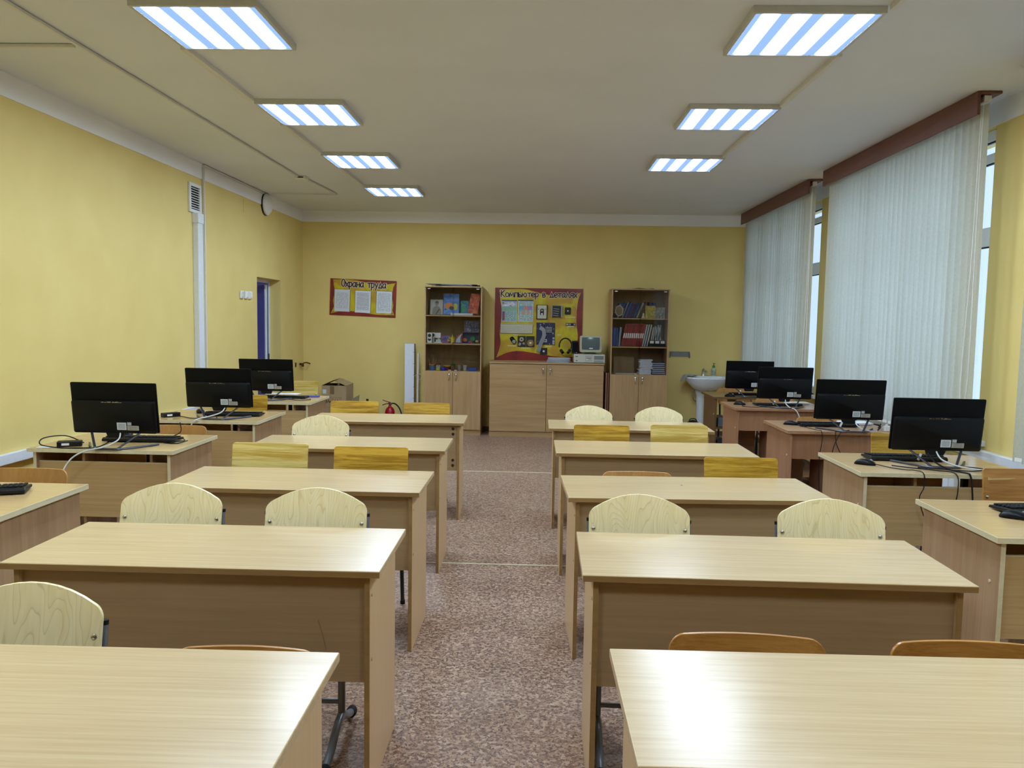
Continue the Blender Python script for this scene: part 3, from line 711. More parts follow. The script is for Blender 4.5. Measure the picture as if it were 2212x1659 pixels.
# ---------------------------------------------------------------- all-in-one computers
def rcorner(w, h, r, n=4):
    out = []
    for cx, cy, a0 in ((w / 2 - r, h / 2 - r, 0), (-w / 2 + r, h / 2 - r, 90), (-w / 2 + r, -h / 2 + r, 180), (w / 2 - r, -h / 2 + r, 270)):
        for k in range(n + 1):
            a = math.radians(a0 + 90 * k / n); out.append((cx + r * math.cos(a), cy + r * math.sin(a)))
    return out
MM = {}
def mon_meshes():
    tl = math.radians(7.5); zb = .085; hh = .298
    T = Matrix.Translation((0, 0, zb)) @ Matrix.Rotation(tl, 4, 'X')
    w = .505
    def shift(pts, dz): return [(a, c + dz) for a, c in pts]
    MM['panel'] = B().prism(shift(rcorner(w, hh, .006), hh / 2), 'Y', -.006, .006).xf(T).mesh('screen_panel', M['black_hi'], .0015)
    MM['bezel'] = B().prism(shift(rcorner(w - .012, hh - .03, .004), hh / 2 + .008), 'Y', .006, .0075).xf(T).mesh('screen', plain('101318', .12, .5))
    b = B(); hz = .193
    o1 = shift(rcorner(w - .012, hz, .012), hz / 2 + .001); o2 = shift(rcorner(w - .04, hz - .022, .016), hz / 2 + .001)
    n = len(o1)
    vs = [(a, -.006, c) for a, c in o1] + [(a, -.024, c) for a, c in o1] + [(a, -.034, c) for a, c in o2]
    fs = [tuple(range(n))] + [tuple(range(2 * n, 3 * n))]
    for q in (0, 1):
        for i in range(n): fs.append((q * n + i, q * n + (i + 1) % n, (q + 1) * n + (i + 1) % n, (q + 1) * n + i))
    MM['case'] = b.add(vs, fs).xf(T).mesh('rear_housing', M['black_gl'])
    MM['port'] = B().prism([(-.055, .004), (-.045, -.026), (.045, -.026), (.055, .004)], 'Y', -.030, -.008).xf(T).mesh('port_block', M['black_pl'], .002)
    lg = B()
    rn = random.Random(3); xx = -.062
    while xx < .060:
        g = rn.uniform(.004, .008); lg.box(xx, xx + g, -.0350, -.0342, .191 - .005, .191 + rn.uniform(-.002, .002)); xx += g + rn.choice((.0015, .0015, .005))
    MM['logo'] = lg.xf(T).mesh('lettering', M['chrome'])
    MM['st1'] = B().box(-.028, .028, -.0005, .0005, -.022, .022).mesh('sticker', M['sticker'])
    MM['st2'] = B().box(-.034, .034, -.0005, .0005, -.014, .014).mesh('sticker', M['sticker2'])
    MM['st3'] = B().box(-.012, .012, -.0005, .0005, -.009, .009).mesh('sticker', M['sticker'])
    for s in (-1, 1):
        p0, p1 = Vector((s * .150, -.012, zb + .006)), Vector((s * .068, -.125, .010))
        d = (p1 - p0).normalized(); q = d.to_track_quat('Z', 'Y').to_matrix().to_4x4()
        MM['arm%d' % s] = B().box(-.007, .007, -.004, .004, 0, (p1 - p0).length, Matrix.Translation(p0) @ q).mesh('stand_arm', M['gunmetal'], .002)
    MM['base'] = B().tube([(.21, .07, .006), (.14, -.05, .006), (.085, -.122, .006), (.06, -.133, .006), (-.06, -.133, .006), (-.085, -.122, .006), (-.14, -.05, .006), (-.21, .07, .006)], .0065, 8).mesh('stand_base', M['gunmetal'])
    MM['T'] = T
mon_meshes()
def monitor(x, y, deg, label):
    t = thing('all_in_one_computer', label, 'computer', (x, y, .75), math.radians(deg), 'black all-in-one computers seen from behind')
    pn = part('screen_panel', MM['panel'], None, t); part('screen', MM['bezel'], None, pn)
    cs = part('rear_housing', MM['case'], None, t)
    part('port_block', MM['port'], None, cs); part('lettering', MM['logo'], None, cs)
    T = MM['T']; r = (math.radians(7.5), 0, 0)
    for k, (sx, sz) in (('st1', (.046, .046)), ('st2', (.113, .036)), ('st3', (.092, .062))):
        part('sticker', MM[k], None, cs, loc=T @ Vector((sx, -.0348, sz)), rot=r)
    for s in (-1, 1): part('stand_arm', MM['arm%d' % s], None, t)
    part('stand_base', MM['base'], None, t)
    return t
MONS = [(-2.460, 4.575, 0, 'black all-in-one computer nearest on the desks by the door wall'),
        (-2.405, 5.965, 0, 'black all-in-one computer in the middle of the desks by the door wall'),
        (-2.517, 7.35, 0, 'black all-in-one computer farthest along the door wall'),
        (2.268, 4.555, -1, 'black all-in-one computer nearest on the desks by the windows'),
        (2.33, 5.97, -1, 'black all-in-one computer on the nearer reddish desk by the windows'),
        (2.33, 7.52, 0, 'black all-in-one computer on the farther reddish desk by the windows'),
        (2.29, 8.62, 0, 'black all-in-one computer on the dark brown desk beside the sink')]
for q in MONS: monitor(*q)

# keyboards and mice
def kbd_mesh():
    MM['kbody'] = B().prism([(-.075, 0), (.075, 0), (.075, .014), (.06, .022), (-.07, .012)], 'X', -.22, .22).mesh('keyboard_body', M['black_pl'], .003)
    MM['kfoot'] = B().box(-.01, .01, -.004, .004, -.006, .0).mesh('keyboard_foot', M['black_pl'])
    for nm, wdt in (('key', .0155), ('key_wide', .0335), ('space_bar', .105)):
        MM[nm] = B().prism([(-wdt / 2, -.0077), (wdt / 2, -.0077), (wdt / 2, .0077), (-wdt / 2, .0077)], 'Z', 0, .006).mesh(nm, M['rubber'], .001, 1)
    prof = []
    b = B(); n = 14; rings = []
    for k, (yy, ww, hh) in enumerate(((-.055, .012, .008), (-.048, .026, .018), (-.03, .031, .027), (-.005, .031, .033), (.02, .029, .032), (.042, .026, .024), (.054, .018, .012), (.057, .006, .006))):
        rings.append([(ww * math.cos(2 * PI * i / n), yy, max(0.001, hh * .38 + hh * .62 * math.sin(2 * PI * i / n)) if math.sin(2 * PI * i / n) > -.6 else .001) for i in range(n)])
    vs = [v for r in rings for v in r]; m = len(rings); fs = [tuple(range(n)), tuple(range((m - 1) * n, m * n))]
    for i in range(m - 1):
        for k in range(n): fs.append((i * n + k, i * n + (k + 1) % n, (i + 1) * n + (k + 1) % n, (i + 1) * n + k))
    MM['mouse'] = b.add(vs, fs).mesh('mouse_shell', M['black_gl'], ang=70)
    MM['wheel'] = B().cyl((-.003, -.03, .026), (.003, -.03, .026), .008, n=12).mesh('scroll_wheel', M['grey_pl'])
kbd_mesh()
def keyboard(x, y, deg, label, z=.75, keys=True, span=None):
    """users sit on the far side: the low front edge of the board points to +y"""
    t = thing('keyboard', label, 'keyboard', (x, y, z + .006), math.radians(deg + 180), 'black keyboards behind the computers')
    part('keyboard_body', MM['kbody'], None, t)
    for s in (-1, 1): part('keyboard_foot', MM['kfoot'], None, t, loc=(s * .18, .06, 0))
    if keys:
        for r in range(5):
            for c in range(21):
                if r == 0 and 4 < c < 11: continue
                yy = -.052 + r * .0235
                part('key', MM['key'], None, t, loc=(-.199 + c * .0199, yy, .0135 + (yy + .07) * .077), rot=(math.radians(4.3), 0, 0))
        part('space_bar', MM['space_bar'], None, t, loc=(-.05, -.052, .0145))
    return t
def mouse(x, y, deg, label, z=.75):
    t = thing('mouse', label, 'mouse', (x, y, z), math.radians(deg), 'black computer mice')
    sh = part('mouse_shell', MM['mouse'], None, t); part('scroll_wheel', MM['wheel'], None, sh)
    return t
keyboard(-2.42, 4.80, 3, 'black keyboard behind the nearest computer by the door wall')
keyboard(-2.36, 6.12, 2, 'black keyboard behind the middle computer by the door wall', keys=True)
keyboard(-2.41, 7.52, 0, 'black keyboard under papers behind the farthest computer by the door wall', keys=False)
keyboard(2.17, 4.70, 0, 'black keyboard behind the nearest computer by the windows')
keyboard(2.26, 6.20, 0, 'black keyboard behind the computer on the nearer reddish desk')
keyboard(2.32, 7.68, 0, 'black keyboard behind the computer on the farther reddish desk', keys=False)
keyboard(2.36, 8.79, 0, 'black keyboard behind the computer on the dark brown desk', keys=False)
keyboard(-2.42, 3.29, 22, 'black keyboard on the nearest left computer desk, cut by the edge')
keyboard(2.20, 3.42, 8, 'black keyboard on the nearest right computer desk, cut by the edge')
mouse(-2.60, 4.95, 200, 'black mouse behind the nearest computer by the door wall')
mouse(-2.68, 6.24, 30, 'black mouse beside the keyboard of the middle computer by the door wall')
mouse(1.865, 4.50, 60, 'black mouse on the desk with the nearest computer by the windows')
mouse(1.995, 6.23, 70, 'black mouse on the nearer reddish desk by the windows')
mouse(1.965, 7.69, 70, 'black mouse on the farther reddish desk by the windows')
mouse(2.075, 8.54, 60, 'dark blue-black mouse on the dark brown desk')
mouse(1.985, 3.29, 60, 'black mouse on the nearest right computer desk before a keyboard')
# power adapters
def brick(x, y, deg, label):
    t = thing('power_adapter', label, 'adapter', (x, y, .75), math.radians(deg))
    part('adapter_case', B().box(-.065, .065, -.03, .03, 0, .032), M['black_pl'], t, .005)
    part('adapter_label', B().box(-.04, .0, -.0308, -.0300, .009, .022), M['white_pl'], t)
brick(-2.735, 4.55, 25, 'black power adapter left of the nearest computer by the door wall')
brick(-2.795, 5.97, 50, 'black power adapter on the middle desk by the door wall')
def cable(pts, r, mat, label, sm=6):
    return solo('cable', B().tube(pts, r, 6, smooth=sm), mat, label, 'cable')
K, G, Wc = M['rubber'], M['cable_g'], M['cable_w']
z = .754
cable([(-2.43, 4.55, .835), (-2.42, 4.50, .80), (-2.47, 4.44, .768), (-2.56, 4.40, .748), (-2.63, 4.37, .70), (-2.66, 4.33, .60), (-2.66, 4.30, .40), (-2.67, 4.30, .05)], .0042, Wc, 'light grey cable curving from the nearest left computer over the desk edge')
cable([(-2.68, 4.60, z + .01), (-2.80, 4.62, .80), (-2.87, 4.52, .80), (-2.86, 4.47, .77), (-2.75, 4.465, z), (-2.62, 4.47, z), (-2.55, 4.52, z), (-2.50, 4.56, .78)], .0035, K, 'black cord looping over the power adapter by the nearest left computer')
cable([(-2.28, 4.83, z), (-2.24, 4.78, z), (-2.21, 4.72, .760), (-2.14, 4.75, .765), (-2.19, 4.79, .772), (-2.26, 4.73, z), (-2.17, 4.70, z), (-2.13, 4.77, z + .008)], .003, K, 'knotted black keyboard cord at the right of the nearest left computer')
cable([(-2.29, 4.84, .762), (-2.215, 4.86, .80), (-2.22, 4.865, .86)], .0028, K, 'thin black cord rising from the keyboard of the nearest left computer')
cable([(-2.36, 5.94, .83), (-2.37, 5.88, .80), (-2.44, 5.84, .775), (-2.50, 5.75, .76), (-2.54, 5.74, .70), (-2.56, 5.72, .50)], .0045, Wc, 'light grey cable hanging over the middle desk by the door wall')
cable([(-2.74, 5.99, z), (-2.68, 5.95, z), (-2.60, 5.88, z), (-2.50, 5.90, z), (-2.46, 6.02, z), (-2.40, 5.88, z), (-2.30, 5.84, z), (-2.26, 5.95, z)], .003, K, 'black cords tangled before the middle computer by the door wall')
cable([(-2.14, 7.44, z), (-2.12, 7.36, z), (-2.22, 7.30, z), (-2.32, 7.38, z), (-2.40, 7.33, z)], .003, K, 'black cord lying before the farthest computer by the door wall')
cable([(-2.225, 5.80, .722), (-2.19, 5.79, .70), (-2.14, 5.79, .695), (-2.10, 5.80, .715)], .003, K, 'black cord sagging under the middle desk by the door wall')
cable([(1.90, 4.46, .762), (1.96, 4.40, z), (2.02, 4.34, z), (2.06, 4.33, z), (2.07, 4.245, .752), (2.072, 4.238, .68), (2.05, 4.235, .62), (2.08, 4.235, .52), (2.12, 4.235, .45), (2.13, 4.235, .25)], .0026, K, 'black mouse cord hanging down the nearest desk by the windows')
cable([(2.27, 4.53, .83), (2.28, 4.48, .79), (2.34, 4.42, .765), (2.45, 4.38, z), (2.55, 4.40, z), (2.70, 4.40, .757)], .0042, Wc, 'light grey network cable from the nearest computer by the windows')
cable([(2.22, 4.52, .82), (2.23, 4.45, .78), (2.26, 4.36, .757), (2.30, 4.252, .7575), (2.311, 4.2405, .748), (2.32, 4.236, .70), (2.33, 4.23, .55), (2.335, 4.23, .25)], .0045, K, 'thick black cord hanging over the edge before the nearest computer by the windows')
cable([(2.0, 4.47, z), (2.08, 4.40, z), (2.18, 4.34, z), (2.24, 4.245, .752), (2.25, 4.238, .66), (2.235, 4.235, .55), (2.24, 4.235, .3)], .003, K, 'thin black cord beside the thick cord on the nearest desk by the windows')
cable([(2.30, 4.45, z), (2.42, 4.46, z), (2.47, 4.40, z), (2.38, 4.34, z), (2.26, 4.37, z), (2.12, 4.42, z)], .003, K, 'black cord coiled under the nearest computer by the windows')
cable([(2.03, 6.19, .76), (2.06, 6.05, z), (2.09, 5.90, z), (2.10, 5.857, .752), (2.105, 5.850, .68), (2.09, 5.848, .55), (2.10, 5.848, .30)], .0026, K, 'black mouse cord hanging down the nearer reddish desk')
cable([(2.25, 5.93, z), (2.22, 5.87, z), (2.20, 5.853, .745), (2.21, 5.848, .66), (2.26, 5.846, .56)], .003, K, 'black cord hanging over the nearer reddish desk, right one')
cable([(2.33, 5.93, z), (2.26, 5.87, z), (2.235, 5.852, .745), (2.19, 5.847, .64), (2.17, 5.846, .50), (2.165, 5.846, .25)], .003, K, 'black cord hanging over the nearer reddish desk, left one')
cable([(2.38, 5.95, .83), (2.37, 5.90, .80), (2.42, 5.87, .765), (2.52, 5.90, z)], .004, Wc, 'light grey cable from the computer on the nearer reddish desk')
cable([(2.56, 5.98, z), (2.60, 6.03, .775), (2.57, 6.08, .785), (2.62, 6.10, .775), (2.58, 6.02, .765), (2.61, 6.05, .79)], .0045, K, 'bundled black cord at the end of the nearer reddish desk')
cable([(2.34, 7.50, .83), (2.33, 7.44, .79), (2.36, 7.392, .758), (2.385, 7.367, .752), (2.42, 7.35, .70), (2.46, 7.34, .55)], .0045, Wc, 'light grey cable hanging from the computer on the farther reddish desk')
cable([(2.0, 7.66, .76), (1.95, 7.52, z), (2.04, 7.46, z), (2.14, 7.50, z), (2.24, 7.46, z)], .003, K, 'black mouse cord lying on the farther reddish desk')
for (x, y, nm) in ((2.165, 4.50, 'nearest computer by the windows'), (2.255, 5.90, 'computer on the nearer reddish desk'), (2.225, 7.46, 'computer on the farther reddish desk'), (2.185, 8.56, 'computer on the dark brown desk')):
    solo('cord_tag', B().box(-.008, .008, -.0004, .0004, -.02, .02), M['white_pl'], 'white paper tag on the cord of the ' + nm, 'tag', (x, y, .80), rot=(0, math.radians(25), .2))

# loose papers and small things on the computer desks
t = thing('paper_pile', 'white papers lying behind the computer on the nearer reddish desk', 'papers', (2.53, 6.36, .751))
for k in range(4): part('sheet', B().box(-.11, .11, -.08, .08, 0, .003), M['paper'], t, loc=(.004 * k, .003 * k, .0004 + k * .0036), rot=(0, 0, math.radians((3, -4, 6, 1)[k])))
t = thing('paper_pile', 'white papers lying behind the computer on the farther reddish desk', 'papers', (2.56, 7.86, .751))
for k in range(4): part('sheet', B().box(-.10, .10, -.07, .07, 0, .004), M['paper'], t, loc=(.003 * k, -.003 * k, .0004 + k * .0046), rot=(0, 0, math.radians((-3, 4, 0, 5)[k])))
t = thing('white_plug', 'small white plug at the window end of the nearer reddish desk', 'plug', (2.612, 5.955, .7505))
part('plug_body', B().box(-.018, .018, -.018, .018, 0, .04), M['white_pl'], t, .004); part('plug_top', B().cyl((0, 0, .04), (0, 0, .052), .010), M['white_pl'], t)
solo('paper_slip', B().box(-.05, .05, -.02, .02, 0, .0015), M['paper'], 'small white paper slip at the left end of the nearest desk by the door wall', 'paper', (-2.84, 4.49, .7505), .1)
solo('ink_spot', B().lathe([(0, 0), (.006, 0), (.006, .0006), (0, .0008)], 10), plain('2c2c50', .4), 'tiny dark ink spot on the third-row desk right of the aisle', 'spot', (.711, 3.81, .7502))

# ---------------------------------------------------------------- tall glass-fronted cabinets
def handle(parent, x, z, y):
    h = part('handle', B().lathe([(.010, 0), (.012, -.012), (.016, -.02), (.012, -.027), (0, -.029)], 12, c=(x, y, z), axis='Y').tube([(x, y - .015, z - .01), (x, y - .022, z - .04), (x, y - .012, z - .075)], .005, 8, smooth=3), M['chrome'], parent)
    return h
def tall_cabinet(x0, x1, y0, y1, label):
    W = (x1 - x0) / 2; D = y1 - y0
    t = thing('glass_cabinet', label, 'cabinet', ((x0 + x1) / 2, y0, 0), 0, 'tall glass-fronted cabinets')
    Ht = 1.955; th = .016
    for s in (-1, 1): part('side_panel', B().box(s * W - (th if s > 0 else 0), s * W + (0 if s > 0 else th), .018, D, 0, Ht - th), M['cab_z'], t, .001)
    part('top_panel', B().box(-W, W, .004, D, Ht - th, Ht), M['cab_x'], t, .001)
    part('back_panel', B().box(-W + th, W - th, D - .012, D - .004, .06, Ht - th), M['cab_back'], t)
    for z in (.845, 1.208, 1.577): part('shelf', B().box(-W + th, W - th, .03, D - .012, z - th, z), M['cab_x'], t, .001)
    part('plinth', B().box(-W + th, W - th, .03, .046, 0, .075), M['cab_x'], t)
    for s in (-1, 1):
        a, c = (-W + .002, -.002) if s < 0 else (.002, W - .002)
        d = part('door', B().box(a, c, 0, .016, .075, .842), M['cab_z'], t, .0015)
        handle(d, s * .045, .80, 0)
        a, c = (-W + th, .012) if s < 0 else (-.012, W - th)
        yy = .024 if s < 0 else .018
        g = part('glass_pane', B().box(a, c, yy, yy + .004, .85, Ht - th - .002), M['cab_glass'], t)
        part('pane_clip', B().box(s * (W - .055) - .018, s * (W - .055) + .018, yy - .004, yy + .006, Ht - .040, Ht - .030), M['screw'], g)
        part('pane_clip', B().box(s * .04 - .018, s * .04 + .018, yy - .006, yy - .001, .847, .862), plain('b5a888', .4), g)
    return t
tall_cabinet(-1.474, -.724, 10.385, 10.84, 'tall glass-fronted cabinet with pictures and crafts, left of the computer poster')
tall_cabinet(.958, 1.702, 10.335, 10.79, 'tall glass-fronted cabinet with red binders and books, right of the old monitor')
# low double cabinet
t = thing('low_cabinet', 'wide low wooden cabinet with two doors under the computer poster', 'cabinet', (.134, 10.325, 0))
W = .741
for s in (-1, 1): part('side_panel', B().box(s * W - (.016 if s > 0 else 0), s * W + (0 if s > 0 else .016), .018, .50, 0, .962), M['cab_z'], t, .001)
part('worktop', B().box(-W - .004, W + .004, -.004, .505, .962, .982), M['cab_x'], t, .002)
part('back_panel', B().box(-W + .016, W - .016, .48, .49, .06, .962), M['cab_back'], t)
part('plinth', B().box(-W + .016, W - .016, .02, .036, 0, .072), M['cab_x'], t)
for s in (-1, 1):
    a, c = (-W + .001, -.002) if s < 0 else (.002, W - .001)
    d = part('door', B().box(a, c, 0, .016, .075, .955), M['cab_x'], t, .0015); handle(d, s * .045, .895, 0)

# contents of the left cabinet
def mk_art(name, stops, scale=9, dist=1.5):
    t = NT(name); f = t.noise(t.coords((1, 1, 1)), scale, 2, .5, dist)
    return t.base(t.ramp(f, [(p, H(c)) for p, c in stops]), .5)
Y1 = 10.66
def picture(x0, x1, z0, z1, y, art, frame, label, lean=8, fw=.008, roll=0, marks=()):
    w, h = x1 - x0, z1 - z0
    t = thing('framed_picture', label, 'picture', ((x0 + x1) / 2, y, z0 + .001), 0, None, (math.radians(-lean), math.radians(roll), 0))
    part('picture_board', B().box(-w / 2, w / 2, 0, .006, 0, h), frame, t)
    part('picture_sheet', B().box(-w / 2 + fw, w / 2 - fw, -.0015, 0, fw, h - fw), art, t)
    for b, mt in marks: part('painted_shape', b, mt, t)
    return t
def disc(cx, cz, r, sx=1, sz=1, y=-.0016, n=20):
    return B().prism([(cx + r * sx * math.cos(2 * PI * k / n), cz + r * sz * math.sin(2 * PI * k / n)) for k in range(n)], 'Y', y - .0008, y)
gd = plain('5c5a54', .7); gl = plain('8c8a82', .7)
picture(-1.435, -1.25, 1.577, 1.79, 10.60, plain('b9b8b0', .7), plain('54534a', .5), 'grey pencil portrait of a sitting figure in the left glass cabinet', 8, .008, 0,
        [(disc(.0, .155, .026, 1, 1.2), gl), (disc(.002, .172, .024, 1, .6, -.0026), gd), (B().prism([(-.06, .01), (-.055, .08), (-.03, .115), (.0, .125), (.035, .11), (.06, .07), (.062, .01)], 'Y', -.0024, -.0016), gl), (B().prism([(-.02, .01), (.03, .085), (.045, .08), (.0, .01)], 'Y', -.0034, -.0026), gd)])
picture(-1.255, -1.035, 1.577, 1.87, 10.56, mk_art('blue_paint', [(.3, '2c62b4'), (.6, '5e94d8'), (.8, '7aa4dc')], 7), plain('1c2430', .4), 'blue fruit still life painting in the left glass cabinet', 8, .010, 0,
        [(disc(-.03, .125, .055, 1.1, .8), plain('c9804a', .6)), (disc(.055, .115, .035, .85, 1.3, -.003), plain('b9b838', .6)), (disc(.005, .095, .028, 1.2, .9, -.004), plain('3a3c34', .6)), (disc(-.075, .075, .010, 1, .8, -.003), plain('23262e', .6))])
picture(-1.04, -.91, 1.577, 1.78, 10.62, mk_art('sea_green_paint', [(.3, '1e4f9c'), (.5, '2c8a9c'), (.62, '3aa044'), (.8, '8cc050')], 14), plain('2a3a44', .5), 'small blue and green painting between the fruit picture and the red panel', 7)
picture(-.925, -.79, 1.602, 1.87, 10.54, mk_art('red_orange_paint', [(.3, '7c2c1c'), (.5, 'c24a30'), (.7, 'd87a4a')], 14), plain('6a2a1e', .5), 'tilted red-orange painted panel in the left glass cabinet', 6, .004, 9)
solo('picture_pad', B().box(-.145, .145, -.06, .06, 0, .028), plain('c8cad0', .6), 'thin white drawing pad lying before the paintings', 'pad', (-.99, 10.475, 1.578), bevel=.002)
# crafts on the middle shelf
def dark_face(t, b): part('face_shape', b, plain('26291f', .6), t)
t = thing('craft_cube', 'white paper cube with a dark round shape on top of a small block', 'craft', (-1.388, 10.58, 1.278), .2)
part('cube_body', B().box(-.034, .034, -.034, .034, .068, .136), plain('cfd2cc', .6), t, .002); part('cube_support', B().box(-.02, .02, -.02, .02, 0, .068), plain('cfd2cc', .6), t)
dark_face(t, disc(0, .102, .022, y=-.0345)); t.location.z = 1.209
t = thing('paper_tower', 'tall white paper block with a dark circle and heart', 'craft', (-1.417, 10.50, 1.209))
part('tower_body', B().box(-.033, .033, -.03, .03, 0, .135), plain('d6d9d4', .6), t, .002); dark_face(t, disc(0, .098, .022, y=-.0305)); dark_face(t, B().prism([(0, .02), (.022, .042), (.02, .055), (.008, .058), (0, .05), (-.008, .058), (-.02, .055), (-.022, .042)], 'Y', -.0313, -.0305))
t = thing('paper_cube_stand', 'white paper cube standing on an open white card', 'craft', (-1.305, 10.52, 1.209))
part('card_base', B().box(-.055, .05, -.04, .04, 0, .012), plain('d2d6d2', .6), t); part('cube_body', B().box(-.03, .036, -.03, .03, .012, .045), plain('bcc6c0', .6), t); part('cube_top', B().box(-.034, .034, -.032, .032, .068, .134), plain('d8dade', .6), t, .002); part('cube_neck', B().box(-.01, .02, -.01, .02, .045, .068), plain('bcc6c0', .6), t)
t = thing('paper_diorama', 'blue and pink paper craft card on the middle shelf', 'craft', (-1.20, 10.50, 1.209))
part('card_back', B().box(-.065, .065, .01, .014, 0, .10), plain('8a5a86', .6), t)
rn = random.Random(5)
for k in range(7): part('paper_leaf', B().prism([(0, -.022), (.008, 0), (0, .022), (-.008, 0)], 'Y', -.001, .001), plain(('2f5fae', '3f77c4', '24509c')[k % 3], .6), t, loc=(-.05 + k * .015, .0 - k * .001, .05 + rn.uniform(-.02, .03)), rot=(0, rn.uniform(-1.3, 1.3), 0))
part('paper_leaf', B().prism([(-.02, 0), (.02, 0), (.015, .05), (0, .06)], 'Y', -.003, -.001), plain('d2b43c', .6), t, loc=(.035, 0, .025))
solo('paper_figure', B().lathe([(.026, 0), (.028, .06)], 14, c=(0, 0, 0)).prism([(-.027, .05), (.027, .05), (.024, .09), (.012, .06), (-.004, .125), (-.016, .07), (-.027, .09)], 'Y', -.012, .012), plain('d4c832', .6), 'bright yellow paper crown figure in the left glass cabinet', 'craft', (-1.11, 10.48, 1.209))
t = thing('foil_fan', 'red and silver paper fan in the left glass cabinet', 'craft', (-1.035, 10.49, 1.209))
part('red_sheet', B().prism([(-.05, .0), (.035, .0), (.05, .11), (.0, .12), (-.045, .06)], 'Y', .0, .003), plain('a02c34', .5), t, rot=(math.radians(-12), 0, 0))
part('silver_sheet', B().prism([(-.04, .0), (.03, .01), (.025, .07), (.05, .135), (.0, .085), (-.03, .05)], 'Y', -.012, -.010), plain('a4a8b2', .5, .5), t, rot=(math.radians(-8), 0, 0))
t = thing('open_box', 'small open box with orange, green and blue paper shapes inside', 'box', (-.872, 10.56, 1.209))
part('box_shell', B().box(-.12, .12, .05, .054, 0, .15).box(-.12, -.114, -.05, .05, 0, .15).box(.106, .112, -.05, .05, 0, .15).box(-.114, .106, -.05, .05, .144, .15).box(-.114, .106, -.05, .05, 0, .006), plain('6a4a66', .6), t)
part('box_backdrop', B().box(-.113, .105, .045, .049, .007, .143), plain('1c4a74', .6), t)
for k, (px, pz, c, r) in enumerate(((-.085, .045, 'c4642c', .03), (.02, .06, '1f7a4c', .035), (.075, .03, 'c0b03a', .02), (-.01, .02, 'a02840', .025))):
    part('paper_shape', disc(px, pz, r, 1, .8, 0), plain(c, .6), t, loc=(0, .0 - .01 * k, 0))
solo('blue_folder_sheet', B().box(-.12, .12, -.03, .03, 0, .010), plain('1c3c90', .5), 'dark blue sheet lying under the paper fan', 'sheet', (-.99, 10.448, 1.209))
t = thing('plastic_packet', 'shiny clear packet standing on the small open box', 'packet', (-.865, 10.57, 1.36))
part('packet_sheet', B().box(-.10, .10, .0, .006, 0, .15), mk_art('packet_print', [(.3, '20243e'), (.5, '4a5078'), (.65, '8c94ac'), (.75, 'd8dce8')], 30), t); part('packet_film', B().box(-.104, .104, -.008, -.004, 0, .153), M['clear'], t)
# jars on the lower shelf
zs = .846
t = thing('brush_cup', 'blue patterned cup holding paint brushes', 'cup', (-1.383, 10.52, zs))
part('cup_body', B().lathe([(0, 0), (.034, 0), (.042, .08), (.038, .08), (.031, .006), (0, .006)], 18), plain('4a6a9c', .4), t); part('cup_rim', B().lathe([(.040, .066), (.044, .066), (.045, .082), (.038, .082), (.040, .066)], 18), plain('b07048', .5), t)
for k, (a, c) in enumerate(((-.05, .0), (.05, .01), (.015, -.02))): part('brush', B().cyl((a * .3, c, .02), (a, c, .155), .0025, n=6), plain('c09a5a', .5), t)
t = thing('jam_jar', 'glass jar with yellow contents and a red lid', 'jar', (-1.30, 10.50, zs)); part('jar_glass', B().lathe([(0, 0), (.033, 0), (.033, .075), (0, .076)], 16), plain('a8ac9c', .3), t); part('jar_lid', B().lathe([(0, .076), (.036, .076), (.036, .09), (0, .091)], 16), plain('8a2418', .4), t); part('jar_fill', B().lathe([(.0, .002), (.0335, .002), (.0335, .03), (0, .03)], 16), plain('c4b43a', .5), t)
solo('blue_pot', B().lathe([(0, 0), (.028, 0), (.036, .02), (.03, .042), (0, .045)], 16), plain('2a34b8', .3), 'small shiny blue pot on the lower shelf', 'pot', (-1.232, 10.47, zs))
t = thing('paint_tub', 'low dark red paint tub with a yellow lid', 'tub', (-1.19, 10.58, zs)); part('tub_body', B().lathe([(0, 0), (.045, 0), (.05, .05), (0, .052)], 18), plain('782c40', .4), t); part('tub_lid', B().lathe([(0, .052), (.054, .052), (.054, .064), (0, .066)], 18), plain('c8b42c', .4), t)
t = thing('green_lid_jar', 'small jar with a dark green lid', 'jar', (-1.108, 10.53, zs)); part('jar_glass', B().lathe([(0, 0), (.03, 0), (.03, .07), (0, .071)], 16), plain('6a5a4c', .3), t); part('jar_lid', B().lathe([(0, .072), (.033, .072), (.033, .09), (0, .092)], 16), plain('2c5c34', .4), t)
for k, (x, nm) in enumerate(((-1.02, 'left'), (-.945, 'right'))):
    solo('plastic_cup', B().lathe([(0, 0), (.024, 0), (.030, .075), (.029, .075), (.023, .002), (0, .002)], 16), plain('a4a69e' if k else '8a8078', .3), '%s of two pale empty cups on the lower shelf' % nm, 'cup', (x, 10.50, zs))
solo('blue_box', B().box(-.055, .055, -.03, .03, 0, .04), plain('2c52b0', .4), 'small bright blue box at the right end of the lower shelf', 'box', (-.845, 10.48, zs), bevel=.004)
# papers on top of the left cabinet
t = thing('paper_pile', 'flat pile of papers and dark sheets on top of the left glass cabinet', 'papers', (-1.08, 10.50, 1.956))
for k, (c, w, s) in enumerate((('3c342c', .62, .0), ('cfd0d4', .52, -.03), ('2a2824', .58, .03), ('d8dade', .40, .02), ('c8c0a0', .66, -.05))):
    part('sheet', B().box(-w / 2, w / 2, -.10, .22, 0, .003), plain(c, .7), t, loc=(s, 0, .0005 + k * .0062), rot=(0, math.radians((1.1, -.6, .4, -.9, .5)[k]) * .35, math.radians((2, -3, 4, -2, 1)[k])))
solo('top_scrap', B().prism([(-.16, 0), (-.02, .014), (.10, .006), (.17, .012), (.18, .0)], 'Y', -.08, .08), plain('4c4234', .8), 'dark crumpled paper on top of the right glass cabinet', 'papers', (1.33, 10.52, 1.9555))

